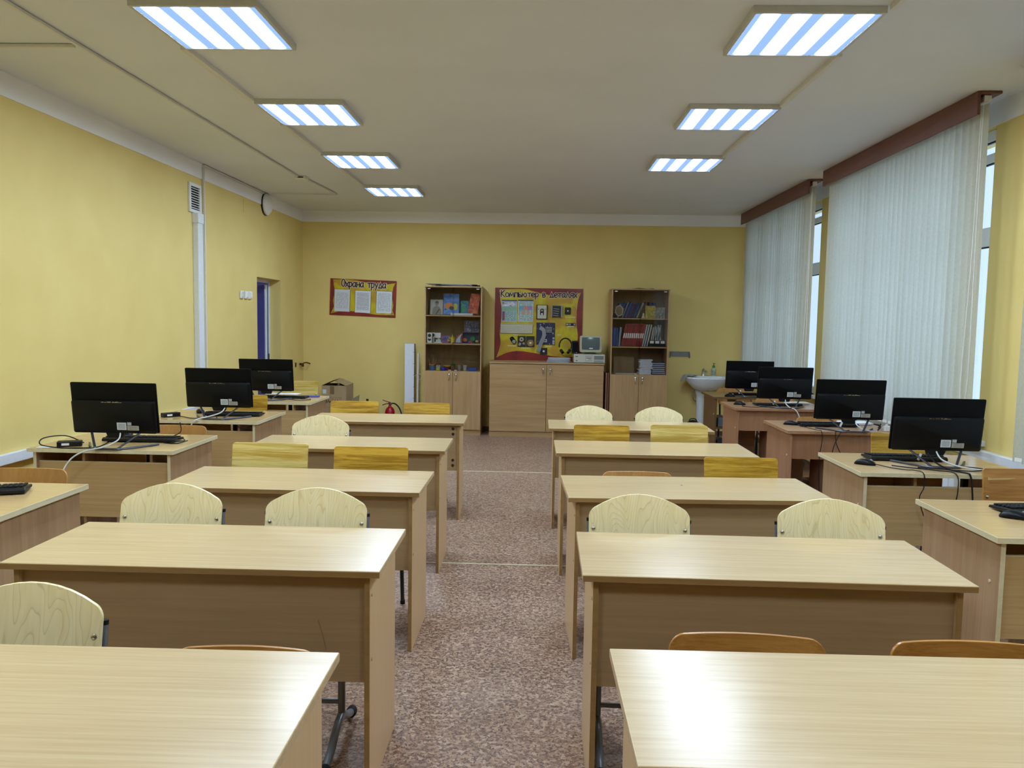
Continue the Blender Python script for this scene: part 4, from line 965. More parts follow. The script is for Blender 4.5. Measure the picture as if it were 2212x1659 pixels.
# contents of the right cabinet
rn = random.Random(11)
def book(x, y, z, th, h, dp, lean, mat, label, group, spine=None, name='book'):
    t = thing(name, label, 'book', (x, y, z + .0008 + th * math.sin(math.radians(max(0, lean)))), 0, group, (0, math.radians(lean), 0))
    b = part('cover', B().box(0, th, 0, dp, 0, h), mat, t, .001, seg=1)
    part('page_block', B().box(.0015, th - .0015, .004, dp - .002, h, h + .0006), M['paper'], t)
    if spine: part('spine_label', B().box(th * .15, th * .85, -.0008, .0002, h * spine[1], h * spine[2]), spine[0], t)
    return t
bl = ['2a4f8e', '21407c', '3a62a4', '324a86', '2b5a9a', '24386c']
x = 1.005
for k in range(24):
    th = rn.uniform(.011, .019); lean = 20 if k < 15 else (22 if k < 19 else 2)
    h = rn.uniform(.19, .225)
    if k == 19: x += .092
    cc = bl[k % 6] if k not in (6, 10, 16, 17, 18) else ('b0b4bc', '8a4a6a', 'c8c89c', '2f6a5c', '6a3c5a')[(6, 10, 16, 17, 18).index(k)]
    book(x, 10.60, 1.578, th, h, .16, lean, plain(cc, .5), '%s book from the left on the top shelf of the right glass cabinet' % ORD[k], 'books on the top shelf of the right cabinet', name='book')
    x += th + (.0045 if k < 19 else .002)
t = thing('ship_wheel', 'small white ornamental ship wheel on the top shelf', 'ornament', (1.068, 10.47, 1.578), math.radians(-25))
wm = plain('d2d0c4', .5)
ring = [(.052 * math.cos(2 * PI * k / 24), 0, .092 + .066 * math.sin(2 * PI * k / 24)) for k in range(24)]
part('wheel_rim', B().tube(ring, .007, 8, closed=True), wm, t)
part('wheel_face', disc(0, .092, .046, 1, 1.25, 0), plain('9c8c74', .6), t)
for k in range(6):
    a = math.radians(18 + 60 * k); part('wheel_spoke', B().cyl((.05 * math.cos(a), 0, .092 + .064 * math.sin(a)), (.072 * math.cos(a), 0, .092 + .092 * math.sin(a)), .005, n=8), wm, t)
solo('standing_booklet', B().box(-.065, .065, 0, .006, 0, .165), mk_art('yellow_cover', [(.3, '6a7a3c'), (.5, 'b8a030'), (.7, 'd6c878')], 22), 'yellow and green booklet standing on the top shelf', 'booklet', (1.478, 10.49, 1.578), rot=(math.radians(-6), 0, 0))
solo('standing_photo', B().box(-.062, .062, 0, .006, 0, .145), mk_art('grey_photo', [(.3, '5a5c58'), (.55, '8c8a7c'), (.75, 'c4bea4')], 25), 'grey photo card standing at the right of the top shelf', 'photo', (1.608, 10.49, 1.578), rot=(math.radians(-8), 0, 0))
solo('white_figurine', B().lathe([(0, 0), (.022, 0), (.02, .02), (.012, .035), (.015, .05), (.010, .065), (0, .07)], 14), plain('d0ccb8', .5), 'tiny white figurine beside the yellow booklet', 'figurine', (1.385, 10.47, 1.578))
x = .988
for k in range(5):
    th = (.016, .02, .018, .016, .024)[k]
    book(x, 10.50, 1.209, th, (.235, .238, .24, .225, .245)[k], .2, 0 if k < 4 else 4, plain(('2a52a0', '2f5fb0', '244a98', '2a4f8e', '9cb0cc')[k], .5), '%s of the blue books at the left of the middle shelf' % ORD[k], 'blue books on the middle shelf', name='book')
    x += th + .003
x += .005
for k in range(10):
    th = .0285; book(x, 10.47, 1.209, th - .003, .295, .24, 11, plain(('8c1626', '7c1222', '941a2a')[k % 3], .45), '%s red binder from the left on the middle shelf' % ORD[k], 'red binders on the middle shelf', (M['paper'], .36, .58), name='binder')
    x += th - .0015
x += .006
for k, c in enumerate(('d4d8da', '2f7a78', 'c8d0d4', '5a2c34', 'd0d4dc')):
    book(x, 10.48, 1.209, .0125, .29, .22, 11, plain(c, .5), '%s thin folder right of the red binders' % ORD[k], 'thin folders on the middle shelf', name='folder'); x += .0148
t = thing('file_tray', 'black desk tray with three white labels and upright white papers', 'tray', (1.576, 10.50, 1.209))
part('tray_shell', B().box(-.107, .107, -.03, -.026, 0, .085).box(-.107, .107, .12, .124, 0, .085).box(-.107, -.103, -.026, .12, 0, .085).box(.103, .107, -.026, .12, 0, .085).box(-.103, .103, -.026, .12, 0, .004), M['black_pl'], t)
for k in range(3): part('tray_label', B().box(-.096 + k * .07, -.046 + k * .07, -.0312, -.0303, .042, .075), M['paper'], t)
for k in range(7): part('paper_file', B().box(0, .010, 0, .10, 0, .25 + (k % 3) * .015), plain(('cfd2d4', 'b8bcc0', '9aa0a4')[k % 3], .6), t, loc=(-.09 + k * .023, 0, .006), rot=(0, math.radians((8, 7, 10, 0, 2, 3, -6)[k]), 0))
# booklets on the lower shelf
z = .846
for k in range(9):
    h = (.03, .022, .018, .022, .02, .02, .022, .022, .02)[k]; o = solo('booklet', B().box(-.082, .082, -.06, .06, 0, h - .0015), mk_art('booklet_edge', [(.3, 'c4cae0'), (.7, 'e0e4ee')], 60) if k == 0 else bk0, '%s white booklet from the bottom of the taller stack' % ORD[k], 'booklet', (1.425 + (-.008, .0, -.01, .012, .006, .012, .010, .0, .006)[k], 10.50, z), math.radians((2, -2, 1, 4, -3, 2, 3, -4, 5)[k]), 'white booklets on the lower shelf', bevel=.001)
    bk0 = o.data.materials[0]; z += h
z = .846
for k in range(13):
    solo('booklet', B().box(-.083, .083, -.07, .07, 0, .0105), plain(('3a4668', 'c8ccd8')[k % 2], .6), '%s booklet from the bottom of the neat blue and white stack' % ORD[k], 'booklet', (1.598 + .003 * math.sin(k * 2), 10.52, z), math.radians(math.sin(k) * .8), 'blue and white booklets on the lower shelf'); z += .0125
t = thing('empty_frame', 'wide brown empty picture frame standing at the left of the lower shelf', 'frame', (1.16, 10.62, .847), 0, None, (math.radians(-6), 0, 0))
part('frame_board', B().box(-.13, .14, 0, .008, 0, .22), M['cab_back'], t)
solo('leaning_board', B().box(0, .012, 0, .22, 0, .23), M['cab_x'], 'narrow board leaning against the left side of the lower shelf', 'board', (.992, 10.44, .847), rot=(0, math.radians(-12), 0)) if False else None
solo('paper_sheet', B().box(-.13, .13, -.05, .05, 0, .006), M['paper'], 'white paper lying before the empty frame on the lower shelf', 'paper', (1.17, 10.50, .846))
for k in range(2): solo('leaning_panel', B().box(-.009, .009, 0, .38, 0, .86), plain(('9c6a50', '7c4c38')[k], .5), ('light', 'dark')[k] + ' reddish board standing between the low and the right cabinet', 'board', (.913 + k * .026, 10.36, .0), bevel=.002)

# ---------------------------------------------------------------- wall boards
def strokes():
    def ell(cx, cy, rx, ry, n=14): return [(cx + rx * math.cos(2 * PI * k / n), cy + ry * math.sin(2 * PI * k / n)) for k in range(n + 1)]
    return {
     'О': (.56, [ell(.25, .5, .23, .5)]), 'х': (.50, [[(0, .62), (.40, 0)], [(.42, .64), (.0, -.02)]]),
     'р': (.50, [[(.02, .64), (.03, -.34)], [(.02, .48), (.16, .62), (.33, .56), (.39, .36), (.32, .12), (.16, .02), (.03, .10)]]),
     'а': (.54, [[(.38, .52), (.24, .62), (.08, .52), (.01, .28), (.09, .04), (.24, .06), (.38, .34)], [(.40, .63), (.38, .2), (.44, 0)]]),
     'н': (.52, [[(.02, .64), (.02, 0)], [(.38, .64), (.40, 0)], [(.02, .30), (.39, .34)]]),
     'т': (.52, [[(0, .60), (.44, .62)], [(.22, .61), (.24, 0)]]), 'у': (.50, [[(0, .63), (.20, .12)], [(.42, .64), (.08, -.34)]]),
     'д': (.58, [[(.04, .03), (.24, .64), (.46, .03), (.04, .03)], [(.0, .0), (.50, .0)]]),
     'К': (.56, [[(.03, 1), (.02, 0)], [(.44, 1.0), (.05, .46), (.48, -.02)]]), 'о': (.56, [ell(.24, .31, .21, .31)]),
     'м': (.66, [[(0, 0), (.08, .62), (.27, .16), (.47, .64), (.55, 0)]]), 'п': (.52, [[(.02, 0), (.02, .62), (.38, .63), (.40, 0)]]),
     'ь': (.44, [[(.02, .64), (.02, .02), (.22, .0), (.33, .15), (.22, .32), (.03, .30)]]),
     'ю': (.72, [[(.02, .64), (.02, 0)], [(.02, .32), (.2, .32)], ell(.41, .31, .19, .31)]),
     'е': (.50, [[(.03, .28), (.38, .36), (.32, .56), (.17, .62), (.03, .42), (.05, .14), (.19, 0), (.38, .08)]]),
     'в': (.48, [[(.02, 0), (.02, .62), (.24, .62), (.31, .48), (.20, .34), (.03, .33)], [(.20, .34), (.36, .18), (.26, .0), (.02, 0)]]),
     'л': (.52, [[(0, 0), (.2, .64), (.43, 0)]]), 'я': (.50, [[(.38, 0), (.38, .63), (.14, .60), (.05, .44), (.14, .30), (.38, .29)], [(.16, .30), (.0, 0)]]), ' ': (.45, [])}
GL = strokes()
def ribbon(b, pts, w, y0, y1, soft=False):
    """one clean mitred stroke of half-width w"""
    P = [Vector((u, 0, v)) for u, v in pts]
    closed = (P[0] - P[-1]).length < 1e-6
    if soft and not closed and len(P) > 2: P = spline(P, 4)
    if closed: P = P[:-1]
    m = len(P)
    if not closed:
        P[0] = P[0] + (P[0] - P[1]).normalized() * w * .8; P[-1] = P[-1] + (P[-1] - P[-2]).normalized() * w * .8
    vs = []
    for i in range(m):
        d0 = (P[i] - P[i - 1]) if (closed or i > 0) else (P[1] - P[0])
        d1 = (P[(i + 1) % m] - P[i]) if (closed or i < m - 1) else d0
        d0, d1 = d0.normalized(), d1.normalized()
        n0, n1 = Vector((-d0.z, 0, d0.x)), Vector((-d1.z, 0, d1.x)); n = n0 + n1
        n = n.normalized() if n.length > 1e-4 else n0
        k = w / max(.45, n.dot(n0))
        for t in (y0, y1):
            for sg in (1, -1): q = P[i] + n * k * sg; vs.append((q.x, t, q.z))
    fs = []
    for i in range(m if closed else m - 1):
        j = (i + 1) % m; A, C2 = 4 * i, 4 * j
        fs += [(A, A + 1, C2 + 1, C2), (A + 2, C2 + 2, C2 + 3, A + 3), (A, C2, C2 + 2, A + 2), (A + 1, A + 3, C2 + 3, C2 + 1)]
    if not closed: fs += [(0, 2, 3, 1), (4 * m - 4, 4 * m - 3, 4 * m - 1, 4 * m - 2)]
    b.add(vs, fs)
def title(parent, text, x0, z0, width, hgt, slope=0):
    tot = sum(GL[c][0] for c in text); sx = width / tot; x = x0
    ink = plain('2c0c10', .5); halo = plain('ecd9c4', .5)
    for c in text:
        adv, st = GL[c]
        if st:
            bi, bo = B(), B()
            for j, p in enumerate(st):
                q = [(u * sx, v * hgt) for u, v in p]
                ribbon(bi, q, hgt * .072, -.0060 - .0006 * j, -.0040 + .0001 * j, c in 'арьевя'); ribbon(bo, q, hgt * .135, -.0034 - .0003 * j, -.0014 + .0001 * j, c in 'арьевя')
            L = part('letter', bi, ink, parent, loc=(x, 0, z0 + (x - x0) * slope))
            part('letter_outline', bo, halo, L)
        x += adv * sx
def mk_scroll():
    t = NT('yellow_scroll_print'); v = t.coords((1, 1, 1), rnd=False)
    f = t.noise(v, 3.2, 2, .5, .8)
    return t.base(t.ramp(f, [(.3, H('b98d28')), (.45, H('c4a020')), (.55, H('cfc012')), (.72, H('b8912c'))]), .35, .5)
M['scroll'] = mk_scroll()
def mk_redboard():
    t = NT('dark_red_print'); f = t.noise(t.coords((1, 1, 1), rnd=False), 4, 3)
    return t.base(t.ramp(f, [(.3, H('6e1a1a')), (.7, H('962a22'))]), .3, .5)
M['redboard'] = mk_redboard()
def wave_outline(W, Hh, n=22):
    pts = []
    top = [(-W * .92, Hh * .94), (-W * .6, Hh * .97), (-W * .3, Hh * .96), (W * .05, Hh * .86), (W * .4, Hh * .79), (W * .7, Hh * .80), (W * .97, Hh * .90)]
    right = [(W * .97, Hh * .90), (W * .90, Hh * .62), (W * .88, Hh * .1), (W * .92, -Hh * .3), (W * .90, -Hh * .6), (W * .96, -Hh * .86)]
    bot = [(W * .96, -Hh * .86), (W * .5, -Hh * .88), (W * .1, -Hh * .82), (-W * .4, -Hh * .74), (-W * .7, -Hh * .78), (-W * .97, -Hh * .93)]
    left = [(-W * .97, -Hh * .93), (-W * .88, -Hh * .55), (-W * .90, -Hh * .2), (-W * .86, Hh * .3), (-W * .90, Hh * .7), (-W * .92, Hh * .94)]
    for seg in (top, right, bot, left):
        pts += [(p.x, p.z) for p in spline([Vector((a, 0, c)) for a, c in seg], 5)[:-1]]
    return pts[::-1]
def curl(parent, x, z, r, mat, flip=1):
    part('scroll_curl', B().tube([(x + flip * r * (1 - k / 14) * math.cos(k * .55), -.003, z + r * (1 - k / 14) * math.sin(k * .55)) for k in range(12)], r * .13, 5), mat, parent)
# left board
t = thing('notice_board', 'red-edged yellow notice board with three paper sheets, left of the cabinets', 'notice board', (-2.384, YB - .009, 1.794), 0, None, (0, math.radians(1.75), 0))
W, Hh = .455, .249
bd = part('board_panel', B().box(-W, W, 0, .006, -Hh, Hh), M['redboard'], t)
part('scroll_print', B().prism([(u, v) for u, v in wave_outline(W, Hh)], 'Y', -.0010, 0), M['scroll'], bd)
title(t, 'Охрана труда', -.30, .145, .62, .098)
curl(bd, -.405, .195, .022, plain('2c1408', .5)); curl(bd, .40, -.20, .018, plain('2c1408', .5), -1); curl(bd, -.41, -.21, .014, plain('2c1408', .5)); curl(bd, .42, .215, .012, plain('2c1408', .5), -1)
M['print1'] = printed('notice_print_table', 'd4d6dc', '9a9ea6', 110, 45, .47, (.085, .11)); M['print2'] = printed('notice_print_rows', 'dde2e8', '7c808a', 62, 50, .38, (.085, .12)); M['print3'] = printed('notice_print_dense', 'dde3e8', '9498a0', 85, 40, .42, (.09, .125))
for k, (x, z) in enumerate(((-.286, -.045), (.0, -.05), (.292, -.045))):
    pk = part('sheet_pocket', B().box(-.112, .112, -.0022, -.0008, -.152, .152), plain('6a4a1c', .5), t, loc=(x, 0, z))
    part('paper_sheet', B().box(-.106, .106, -.0045, -.0028, -.150, .148), M['print%d' % (k + 1)], pk)
# big board
t = thing('notice_board', 'large red-edged yellow board with computer parts mounted on it', 'notice board', (.018, YB - .011, 1.47))
W, Hh = .596, .492
bd = part('board_panel', B().box(-W, W, 0, .008, -Hh, Hh), M['redboard'], t)
part('scroll_print', B().prism([(u, v) for u, v in wave_outline(W * .98, Hh)], 'Y', -.0010, 0), M['scroll'], bd)
title(t, 'Компьютер в деталях', -.515, .372, 1.04, .088)
curl(bd, -.525, .405, .022, plain('3a1810', .5))
YM = YB - .0125
for k, (x, z, hd, nm) in enumerate(((-.383, 1.651, '3a3f74', 'left'), (-.16, 1.655, '2c3a66', 'right'))):
    p = thing('info_poster', '%s pale blue instruction sheet on the big yellow board' % nm, 'poster', (x, YM, z), 0, 'instruction sheets on the big board')
    part('poster_sheet', B().box(-.104, .104, -.003, -.0005, -.148, .148), printed('poster_print%d' % k, 'a9c4c0' if k == 0 else 'b8ccc4', '5c7c84', 75, 40, .44, (.095, .14), (.132, hd)), p)
    if k == 0:
        part('poster_picture', B().box(-.095, .095, -.0036, -.003, .062, .118), mk_art('poster_red', [(.3, '8a3a5a'), (.5, 'c4b8c8'), (.7, 'd8e2ea')], 20), p)
        part('poster_band', B().box(-.095, -.06, -.0036, -.003, -.13, -.01), plain('8c4a6c', .5), p)
        part('poster_panel', B().box(-.1, .1, -.0035, -.003, .0, .058), plain('8fb498', .5), p)
    else:
        for a, c, hx in ((-.09, -.03, '6ca4c4'), (-.03, .03, 'c88c74'), (.03, .09, '9c84b8')): part('poster_picture', B().box(a, c, -.0036, -.003, .01, .065), plain(hx, .5), p)
        for s in (-1, 1): part('poster_hand', B().prism([(s * .035 + u * s, v) for u, v in ((-.018, -.055), (.014, -.055), (.024, -.03), (.03, -.008), (.018, -.02), (.014, .004), (.006, -.016), (-.002, .008), (-.008, -.016), (-.016, .002), (-.02, -.03))], 'Y', -.0036, -.003), plain('cf9c84', .5), p)
# mounted exhibits
beige = plain('c9c3a8', .5)
k0 = thing('mounted_keyboard', 'beige keyboard fixed on the big yellow board', 'keyboard', (-.279, YM, 1.41))
part('keyboard_body', B().box(-.222, .222, -.018, 0, -.066, .066), plain('b4ae94', .5), k0, .005)
kc = B().box(-.0085, .0085, -.007, 0, -.0068, .0068).mesh('key', plain('dcd8c2', .5), .0012, 1)
for r in range(6):
    for c in range(21):
        if r == 5 and 4 < c < 11: continue
        part('key', kc, None, k0, loc=(-.205 + c * .0205, -.018, .042 - r * .0185))
part('space_bar', B().box(-.062, .062, -.007, 0, -.0068, .0068), plain('dcd8c2', .5), k0, .0012, loc=(-.052, -.018, .042 - 5 * .0185))
ms = thing('mounted_mouse', 'grey and black mouse fixed on the big yellow board', 'mouse', (-.322, YM, 1.25), 0, None, (math.radians(90), math.radians(-35), 0))
sh = part('mouse_shell', MM['mouse'], None, ms); part('mouse_top', B().lathe([(0, .036), (.018, .034), (.025, .027), (.027, .02)], 16, c=(0, -.018, 0), sy=1.2), plain('8c9090', .35), sh)
for k, x in enumerate((-.208, -.088)):
    hd = thing('hard_disk', '%s opened hard disk drive fixed on the big yellow board' % ('left', 'right')[k], 'hard disk', (x, YM, 1.24), 0, 'hard disks on the board')
    part('disk_case', B().box(-.055, .055, -.02, 0, -.073, .073), plain('17181c', .4), hd, .005)
    if k == 0:
        part('platter', disc(0, .028, .030, y=-.0202), plain('c8ccd0', .2, .5, .9), hd); part('spindle', disc(0, .028, .010, y=-.0215), M['black_pl'], hd)
        part('actuator', B().prism([(-.045, -.055), (-.02, -.06), (.0, -.03), (-.03, -.015)], 'Y', -.024, -.0202), plain('a8a8a0', .3, .5, .8), hd)
        part('voice_coil', B().prism([(.01, -.03), (.04, -.05), (.045, -.02), (.025, -.01)], 'Y', -.024, -.0202), plain('a89070', .4), hd)
    else:
        part('platter', disc(0, -.02, .045, y=-.0202), plain('a89468', .2, .5, .7), hd); part('spindle', B().box(-.014, .014, -.0225, -.0202, -.03, -.008), plain('dcd8d0', .4), hd)
fd = thing('floppy_drive', 'beige floppy drive mechanism fixed on the big yellow board', 'drive', (.062, YM, 1.64))
part('drive_case', B().box(-.074, .074, -.035, 0, -.098, .098), M['black_pl'], fd, .004); part('drive_plate', B().box(-.062, .062, -.038, -.035, -.088, .092), plain('c4c0a8', .5), fd, .004)
part('drive_slot', B().prism(rcorner(.05, .095, .022), 'Y', -.0405, -.038), M['black_pl'], fd); part('drive_spindle', disc(0, .022, .014, y=-.0406), plain('989a98', .3, .5, .8), fd); part('drive_head', B().box(-.010, .010, -.046, -.0406, -.045, -.012), plain('dadcdc', .4), fd)
for s in (-1, 1): part('drive_hole', disc(s * .045, .04, .006, y=-.0381), M['black_pl'], fd)
cg = thing('card_cage', 'grey metal cage with circuit boards on the big yellow board', 'drive cage', (.262, YM, 1.652))
part('cage_shell', B().box(-.072, -.06, -.06, 0, -.078, .078).box(.056, .072, -.06, 0, -.078, .078).box(-.06, .056, -.004, 0, -.078, .078), plain('8c9098', .35, .5, .6), cg); part('cage_core', B().box(-.058, .054, -.04, -.005, -.074, .076), plain('1c1c1e', .5), cg)
for k in range(4): part('cage_strip', B().box(-.05, .03, -.046, -.0405, -.06 + k * .03, -.052 + k * .03), plain('9a9484', .4), cg, rot=(0, math.radians(6), 0))
fn = thing('small_fan', 'small black square part with a bright centre on the big yellow board', 'fan', (.412, YM, 1.662)); part('fan_frame', B().box(-.039, .039, -.02, 0, -.048, .046), M['black_pl'], fn, .004); part('fan_hub', disc(0, 0, .010, y=-.0202), plain('d4d4cc', .4), fn)
for k in range(6): part('fan_hole', disc(.026 * math.cos(k * PI / 3), .028 * math.sin(k * PI / 3), .004, y=-.0202), plain('6c6c68', .4), fn)
st = thing('memory_stick', 'small dark module with white chips on the big yellow board', 'module', (.455, YM, 1.48)); part('module_board', B().box(-.066, .066, -.006, 0, -.018, .018), plain('16181c', .4), st)
for x, w2 in ((-.045, .016), (-.01, .008), (.05, .008)): part('module_chip', B().box(x - w2, x + w2, -.009, -.006, -.01, .01), plain('b8bab4', .4), st)
mb = thing('motherboard', 'dark violet computer motherboard fixed on the big yellow board', 'circuit board', (.117, YM, 1.348), 0)
part('circuit_board', B().box(-.127, .127, -.006, 0, -.150, .150), plain('231f48', .45), mb)
for k in range(4): part('slot', B().box(-.005, .085, -.014, -.006, .085 - k * .02 - .004, .085 - k * .02 + .004), plain('b4b4a8', .5), mb)
rn = random.Random(21)
for k in range(44):
    a, c = rn.uniform(-.118, .11), rn.uniform(-.14, .14)
    w2, h2 = rn.uniform(.002, .008), rn.uniform(.002, .008)
    part('chip', B().box(a - w2, a + w2, -.010, -.006, c - h2, c + h2), plain(rn.choice(('8c8c90', '2c2c34', 'c0bca8', '141418', '6a6470', '9a8c5c')), .4), mb)
part('cpu_socket', B().box(-.03, .02, -.013, -.006, -.115, -.07), plain('b8b49c', .5), mb); part('cpu_core', B().box(-.012, .002, -.0145, -.013, -.1, -.086), plain('1a1a1c', .4), mb); part('capacitor', B().box(-.026, .004, -.016, -.006, -.045, -.01), plain('b88a3c', .4), mb)
for zz2 in (-.06, -.10, -.13): part('port_block', B().box(.095, .122, -.02, -.006, zz2 - .014, zz2 + .014), plain('a8acb0', .4), mb)
rbm = B(); rp = spline([Vector((.035, -.02, 1.43)), Vector((.085, -.03, 1.40)), Vector((.095, -.03, 1.32)), Vector((.055, -.028, 1.22)), Vector((.02, -.022, 1.10))], 6)
vsr = []
for i, p in enumerate(rp):
    d2 = (rp[min(i + 1, len(rp) - 1)] - rp[max(i - 1, 0)]).normalized(); nn = Vector((d2.z, 0, -d2.x)) * -.026
    for q in ((p + nn, 0), (p - nn, 0), (p - nn, .002), (p + nn, .002)): vsr.append((q[0].x, YM + q[0].y + q[1], q[0].z))
nR = len(rp); fsr = [(0, 1, 2, 3), tuple(4 * (nR - 1) + k for k in (3, 2, 1, 0))]
for i in range(nR - 1):
    for k in range(4): fsr.append((4 * i + k, 4 * i + (k + 1) % 4, 4 * i + 4 + (k + 1) % 4, 4 * i + 4 + k))
solo('ribbon_cable', rbm.add(vsr, fsr), plain('8c8e92', .5), 'grey ribbon cable hanging over the motherboard', 'cable')
cp = thing('mounted_processor', 'dark square chip with a white spot under the motherboard', 'chip', (.096, YM, 1.11)); part('chip_body', B().box(-.048, .048, -.008, 0, -.046, .046), plain('141a20', .35), cp, .002); part('chip_core', disc(0, 0, .014, y=-.0082), plain('d8dce0', .3), cp)
solo('black_pin', B().box(-.004, .004, -.006, 0, -.028, .028), plain('3a1410', .5), 'thin dark upright pin at the lower left of the big board', 'pin', (-.275, YM, 1.083))
for k, (x, z, w2) in enumerate(((-.34, 1.177, .06), (-.15, 1.148, .06), (.16, 1.176, .045), (.30, 1.335, .025), (.445, 1.578, .07), (.46, 1.452, .045), (-.29, 1.328, .03))):
    solo('caption_strip', B().box(-w2, w2, -.001, 0, -.005, .005), plain('d8d2a8', .6), 'tiny paper caption strip under the %s' % ('mounted mouse', 'hard disks', 'motherboard', 'bare patch right of the motherboard', 'small square part', 'memory module', 'mounted keyboard')[k], 'caption', (x, YM, z))

# ---------------------------------------------------------------- on the low cabinet
zt = .983
s = thing('old_computer', 'beige old desktop computer case on the low cabinet', 'computer', (.69, 10.40, zt))
part('computer_case', B().box(-.20, .20, .006, .36, .006, .112), plain('b9b8a8', .5), s, .004)
fr = part('front_bezel', B().box(-.203, .203, 0, .02, .004, .114), plain('c4c3b4', .5), s, .004)
part('drive_bay', B().box(.06, .185, -.002, 0, .045, .095), plain('8a8c88', .5), fr); part('drive_bay', B().box(.06, .185, -.002, 0, .012, .036), plain('96978e', .5), fr)
for zz2 in (.058, .078): part('bay_slot', B().box(.066, .18, -.004, -.002, zz2, zz2 + .005), plain('3c3e40', .5), fr)
part('floppy_bay', B().box(-.055, .035, -.002, 0, .02, .1), plain('b0afa0', .5), fr); part('floppy_slot', B().box(-.04, .022, -.004, -.002, .06, .066), plain('48484a', .5), fr); part('floppy_badge', B().box(-.045, -.02, -.004, -.002, .04, .055), plain('c8d4dc', .3), fr)
part('maker_badge', B().box(-.185, -.15, -.002, 0, .078, .09), plain('6c6e70', .5), fr); part('power_button', B().lathe([(.008, 0), (.008, -.004), (0, -.005)], 12, c=(-.165, 0, .03), axis='Y'), plain('4c4c4a', .5), fr)
for xx2 in (-.17, .17): part('case_foot', B().cyl((xx2, .05, 0), (xx2, .05, .006), .012).cyl((xx2, .31, 0), (xx2, .31, .006), .012), M['rubber'], s)
c = thing('old_monitor', 'small beige tube monitor standing on the old computer case', 'monitor', (.706, 10.44, zt + .116))
part('monitor_base', B().lathe([(0, 0), (.085, 0), (.075, .012), (.05, .018), (0, .018)], 20, c=(0, .14, 0)), plain('a8a48c', .5), c)
fz = [(a, cc + .13) for a, cc in rcorner(.288, .216, .022, 5)]
bz = B(); bz.prism(fz, 'Y', 0, .05); part('monitor_bezel', bz, plain('b9b494', .45), c, .006)
tb = B(); o1 = [(a * .96, cc) for a, cc in fz]; n = len(o1)
vs2 = [(a, .05, cc) for a, cc in o1] + [(a * .6, .27, .12 + (cc - .13) * .62) for a, cc in o1]
part('monitor_back', tb.add(vs2, [tuple(range(n)), tuple(range(n, 2 * n))] + [(i, (i + 1) % n, n + (i + 1) % n, n + i) for i in range(n)]), plain('a8a48c', .5), c)
g = B(); ng = 9; vs2 = []; fs2 = []
for i in range(ng):
    for j in range(ng):
        u, v = -1 + 2 * i / (ng - 1), -1 + 2 * j / (ng - 1); sq = 1 - .03 * (u * u + v * v)
        vs2.append((u * .121 * sq * (1 - .0 * v * v), -.002 - .010 * (1 - (u * u + v * v) / 2), .138 + v * .084 * sq))
for i in range(ng - 1):
    for j in range(ng - 1): fs2.append((i * ng + j, (i + 1) * ng + j, (i + 1) * ng + j + 1, i * ng + j + 1))
part('monitor_screen', g.add(vs2, fs2), plain('59666a', .12, .6), c)
part('screen_sticker', B().box(-.02, .028, -.0135, -.0115, .068, .082), M['paper'], c)
t = thing('paper_stack', 'loose stack of white papers on the low cabinet left of the old computer', 'papers', (.295, 10.50, zt))
rn = random.Random(4)
for k in range(11): part('sheet', B().box(-.145 + rn.uniform(-.012, .012), .145 + rn.uniform(-.012, .012), -.10, .10, 0, .0035), plain(('dcdde2', 'c8cad2', '9a9aa2')[k % 3], .7), t, loc=(0, 0, .0003 + k * .0054), rot=(0, math.radians(rn.uniform(-.3, .3)), math.radians(rn.uniform(-4, 4))))
hp = thing('headphones', 'black headphones leaning on the big yellow board', 'headphones', (.385, 10.70, zt + .055), 0, None, (math.radians(-8), 0, 0))
part('headband', B().tube([(.082 * math.cos(math.radians(a)), 0, .145 + .098 * math.sin(math.radians(a))) for a in range(-25, 206, 11)], .009, 8), M['black_pl'], hp)
for sgn in (-1, 1): part('ear_cup', B().lathe([(0, -.018), (.03, -.018), (.036, 0), (.03, .018), (0, .02)], 18, axis='X').xf(Matrix.Translation((sgn * .048, 0, .065)) @ Matrix.Rotation(sgn * math.radians(38), 4, 'Y')), M['black_pl'], hp)
part('headphone_cord', B().tube([(-.05, -.01, .03), (-.03, -.03, .005), (.03, -.04, .0), (.08, -.03, .015)], .003, 6, smooth=4), M['rubber'], hp)
hp.location.z = zt + .07
sp2 = thing('desk_speaker', 'black computer speaker beside the old beige monitor', 'loudspeaker', (.508, 10.56, zt + .114))
part('speaker_box', B().prism([(-.044, 0), (.042, 0), (.042, .155), (.02, .172), (-.044, .165)], 'Y', 0, .075), M['black_pl'], sp2, .006); part('speaker_cloth', B().box(-.034, .032, -.003, 0, .02, .15), plain('141416', .9, .1), sp2, .004); part('speaker_knob', B().lathe([(.006, 0), (.006, -.006), (0, -.007)], 10, c=(.02, -.002, .012), axis='Y'), M['grey_pl'], sp2)

# ---------------------------------------------------------------- corner with sink
t = thing('washbasin', 'white porcelain washbasin on a pedestal in the far right corner', 'sink', (2.262, 10.60, 0))
pr = [(0, .625), (.10, .632), (.18, .665), (.25, .73), (.29, .785), (.30, .80), (.295, .815), (.275, .815), (.24, .76), (.17, .70), (.06, .685), (0, .684)]
part('basin', B().lathe(pr, 36, sx=1.0, sy=.83), M['porcelain'], t)
part('back_ledge', B().prism([(-.26, .05), (-.12, .255), (.12, .255), (.26, .05), (.20, .0), (-.20, .0)][::-1], 'Z', .77, .825).xf(Matrix.Translation((0, 0, 0))), M['porcelain'], t, .01)
part('pedestal', B().lathe([(0, 0), (.075, 0), (.07, .03), (.055, .15), (.05, .4), (.06, .56), (.09, .66), (0, .66)], 24, c=(-.05, .12, 0)), M['porcelain'], t)
part('drain_pipe', B().tube([(-.14, .08, .64), (-.16, .10, .56), (-.13, .15, .49), (-.09, .2, .47)], .008, 8, smooth=4), M['grey_pl'], t)
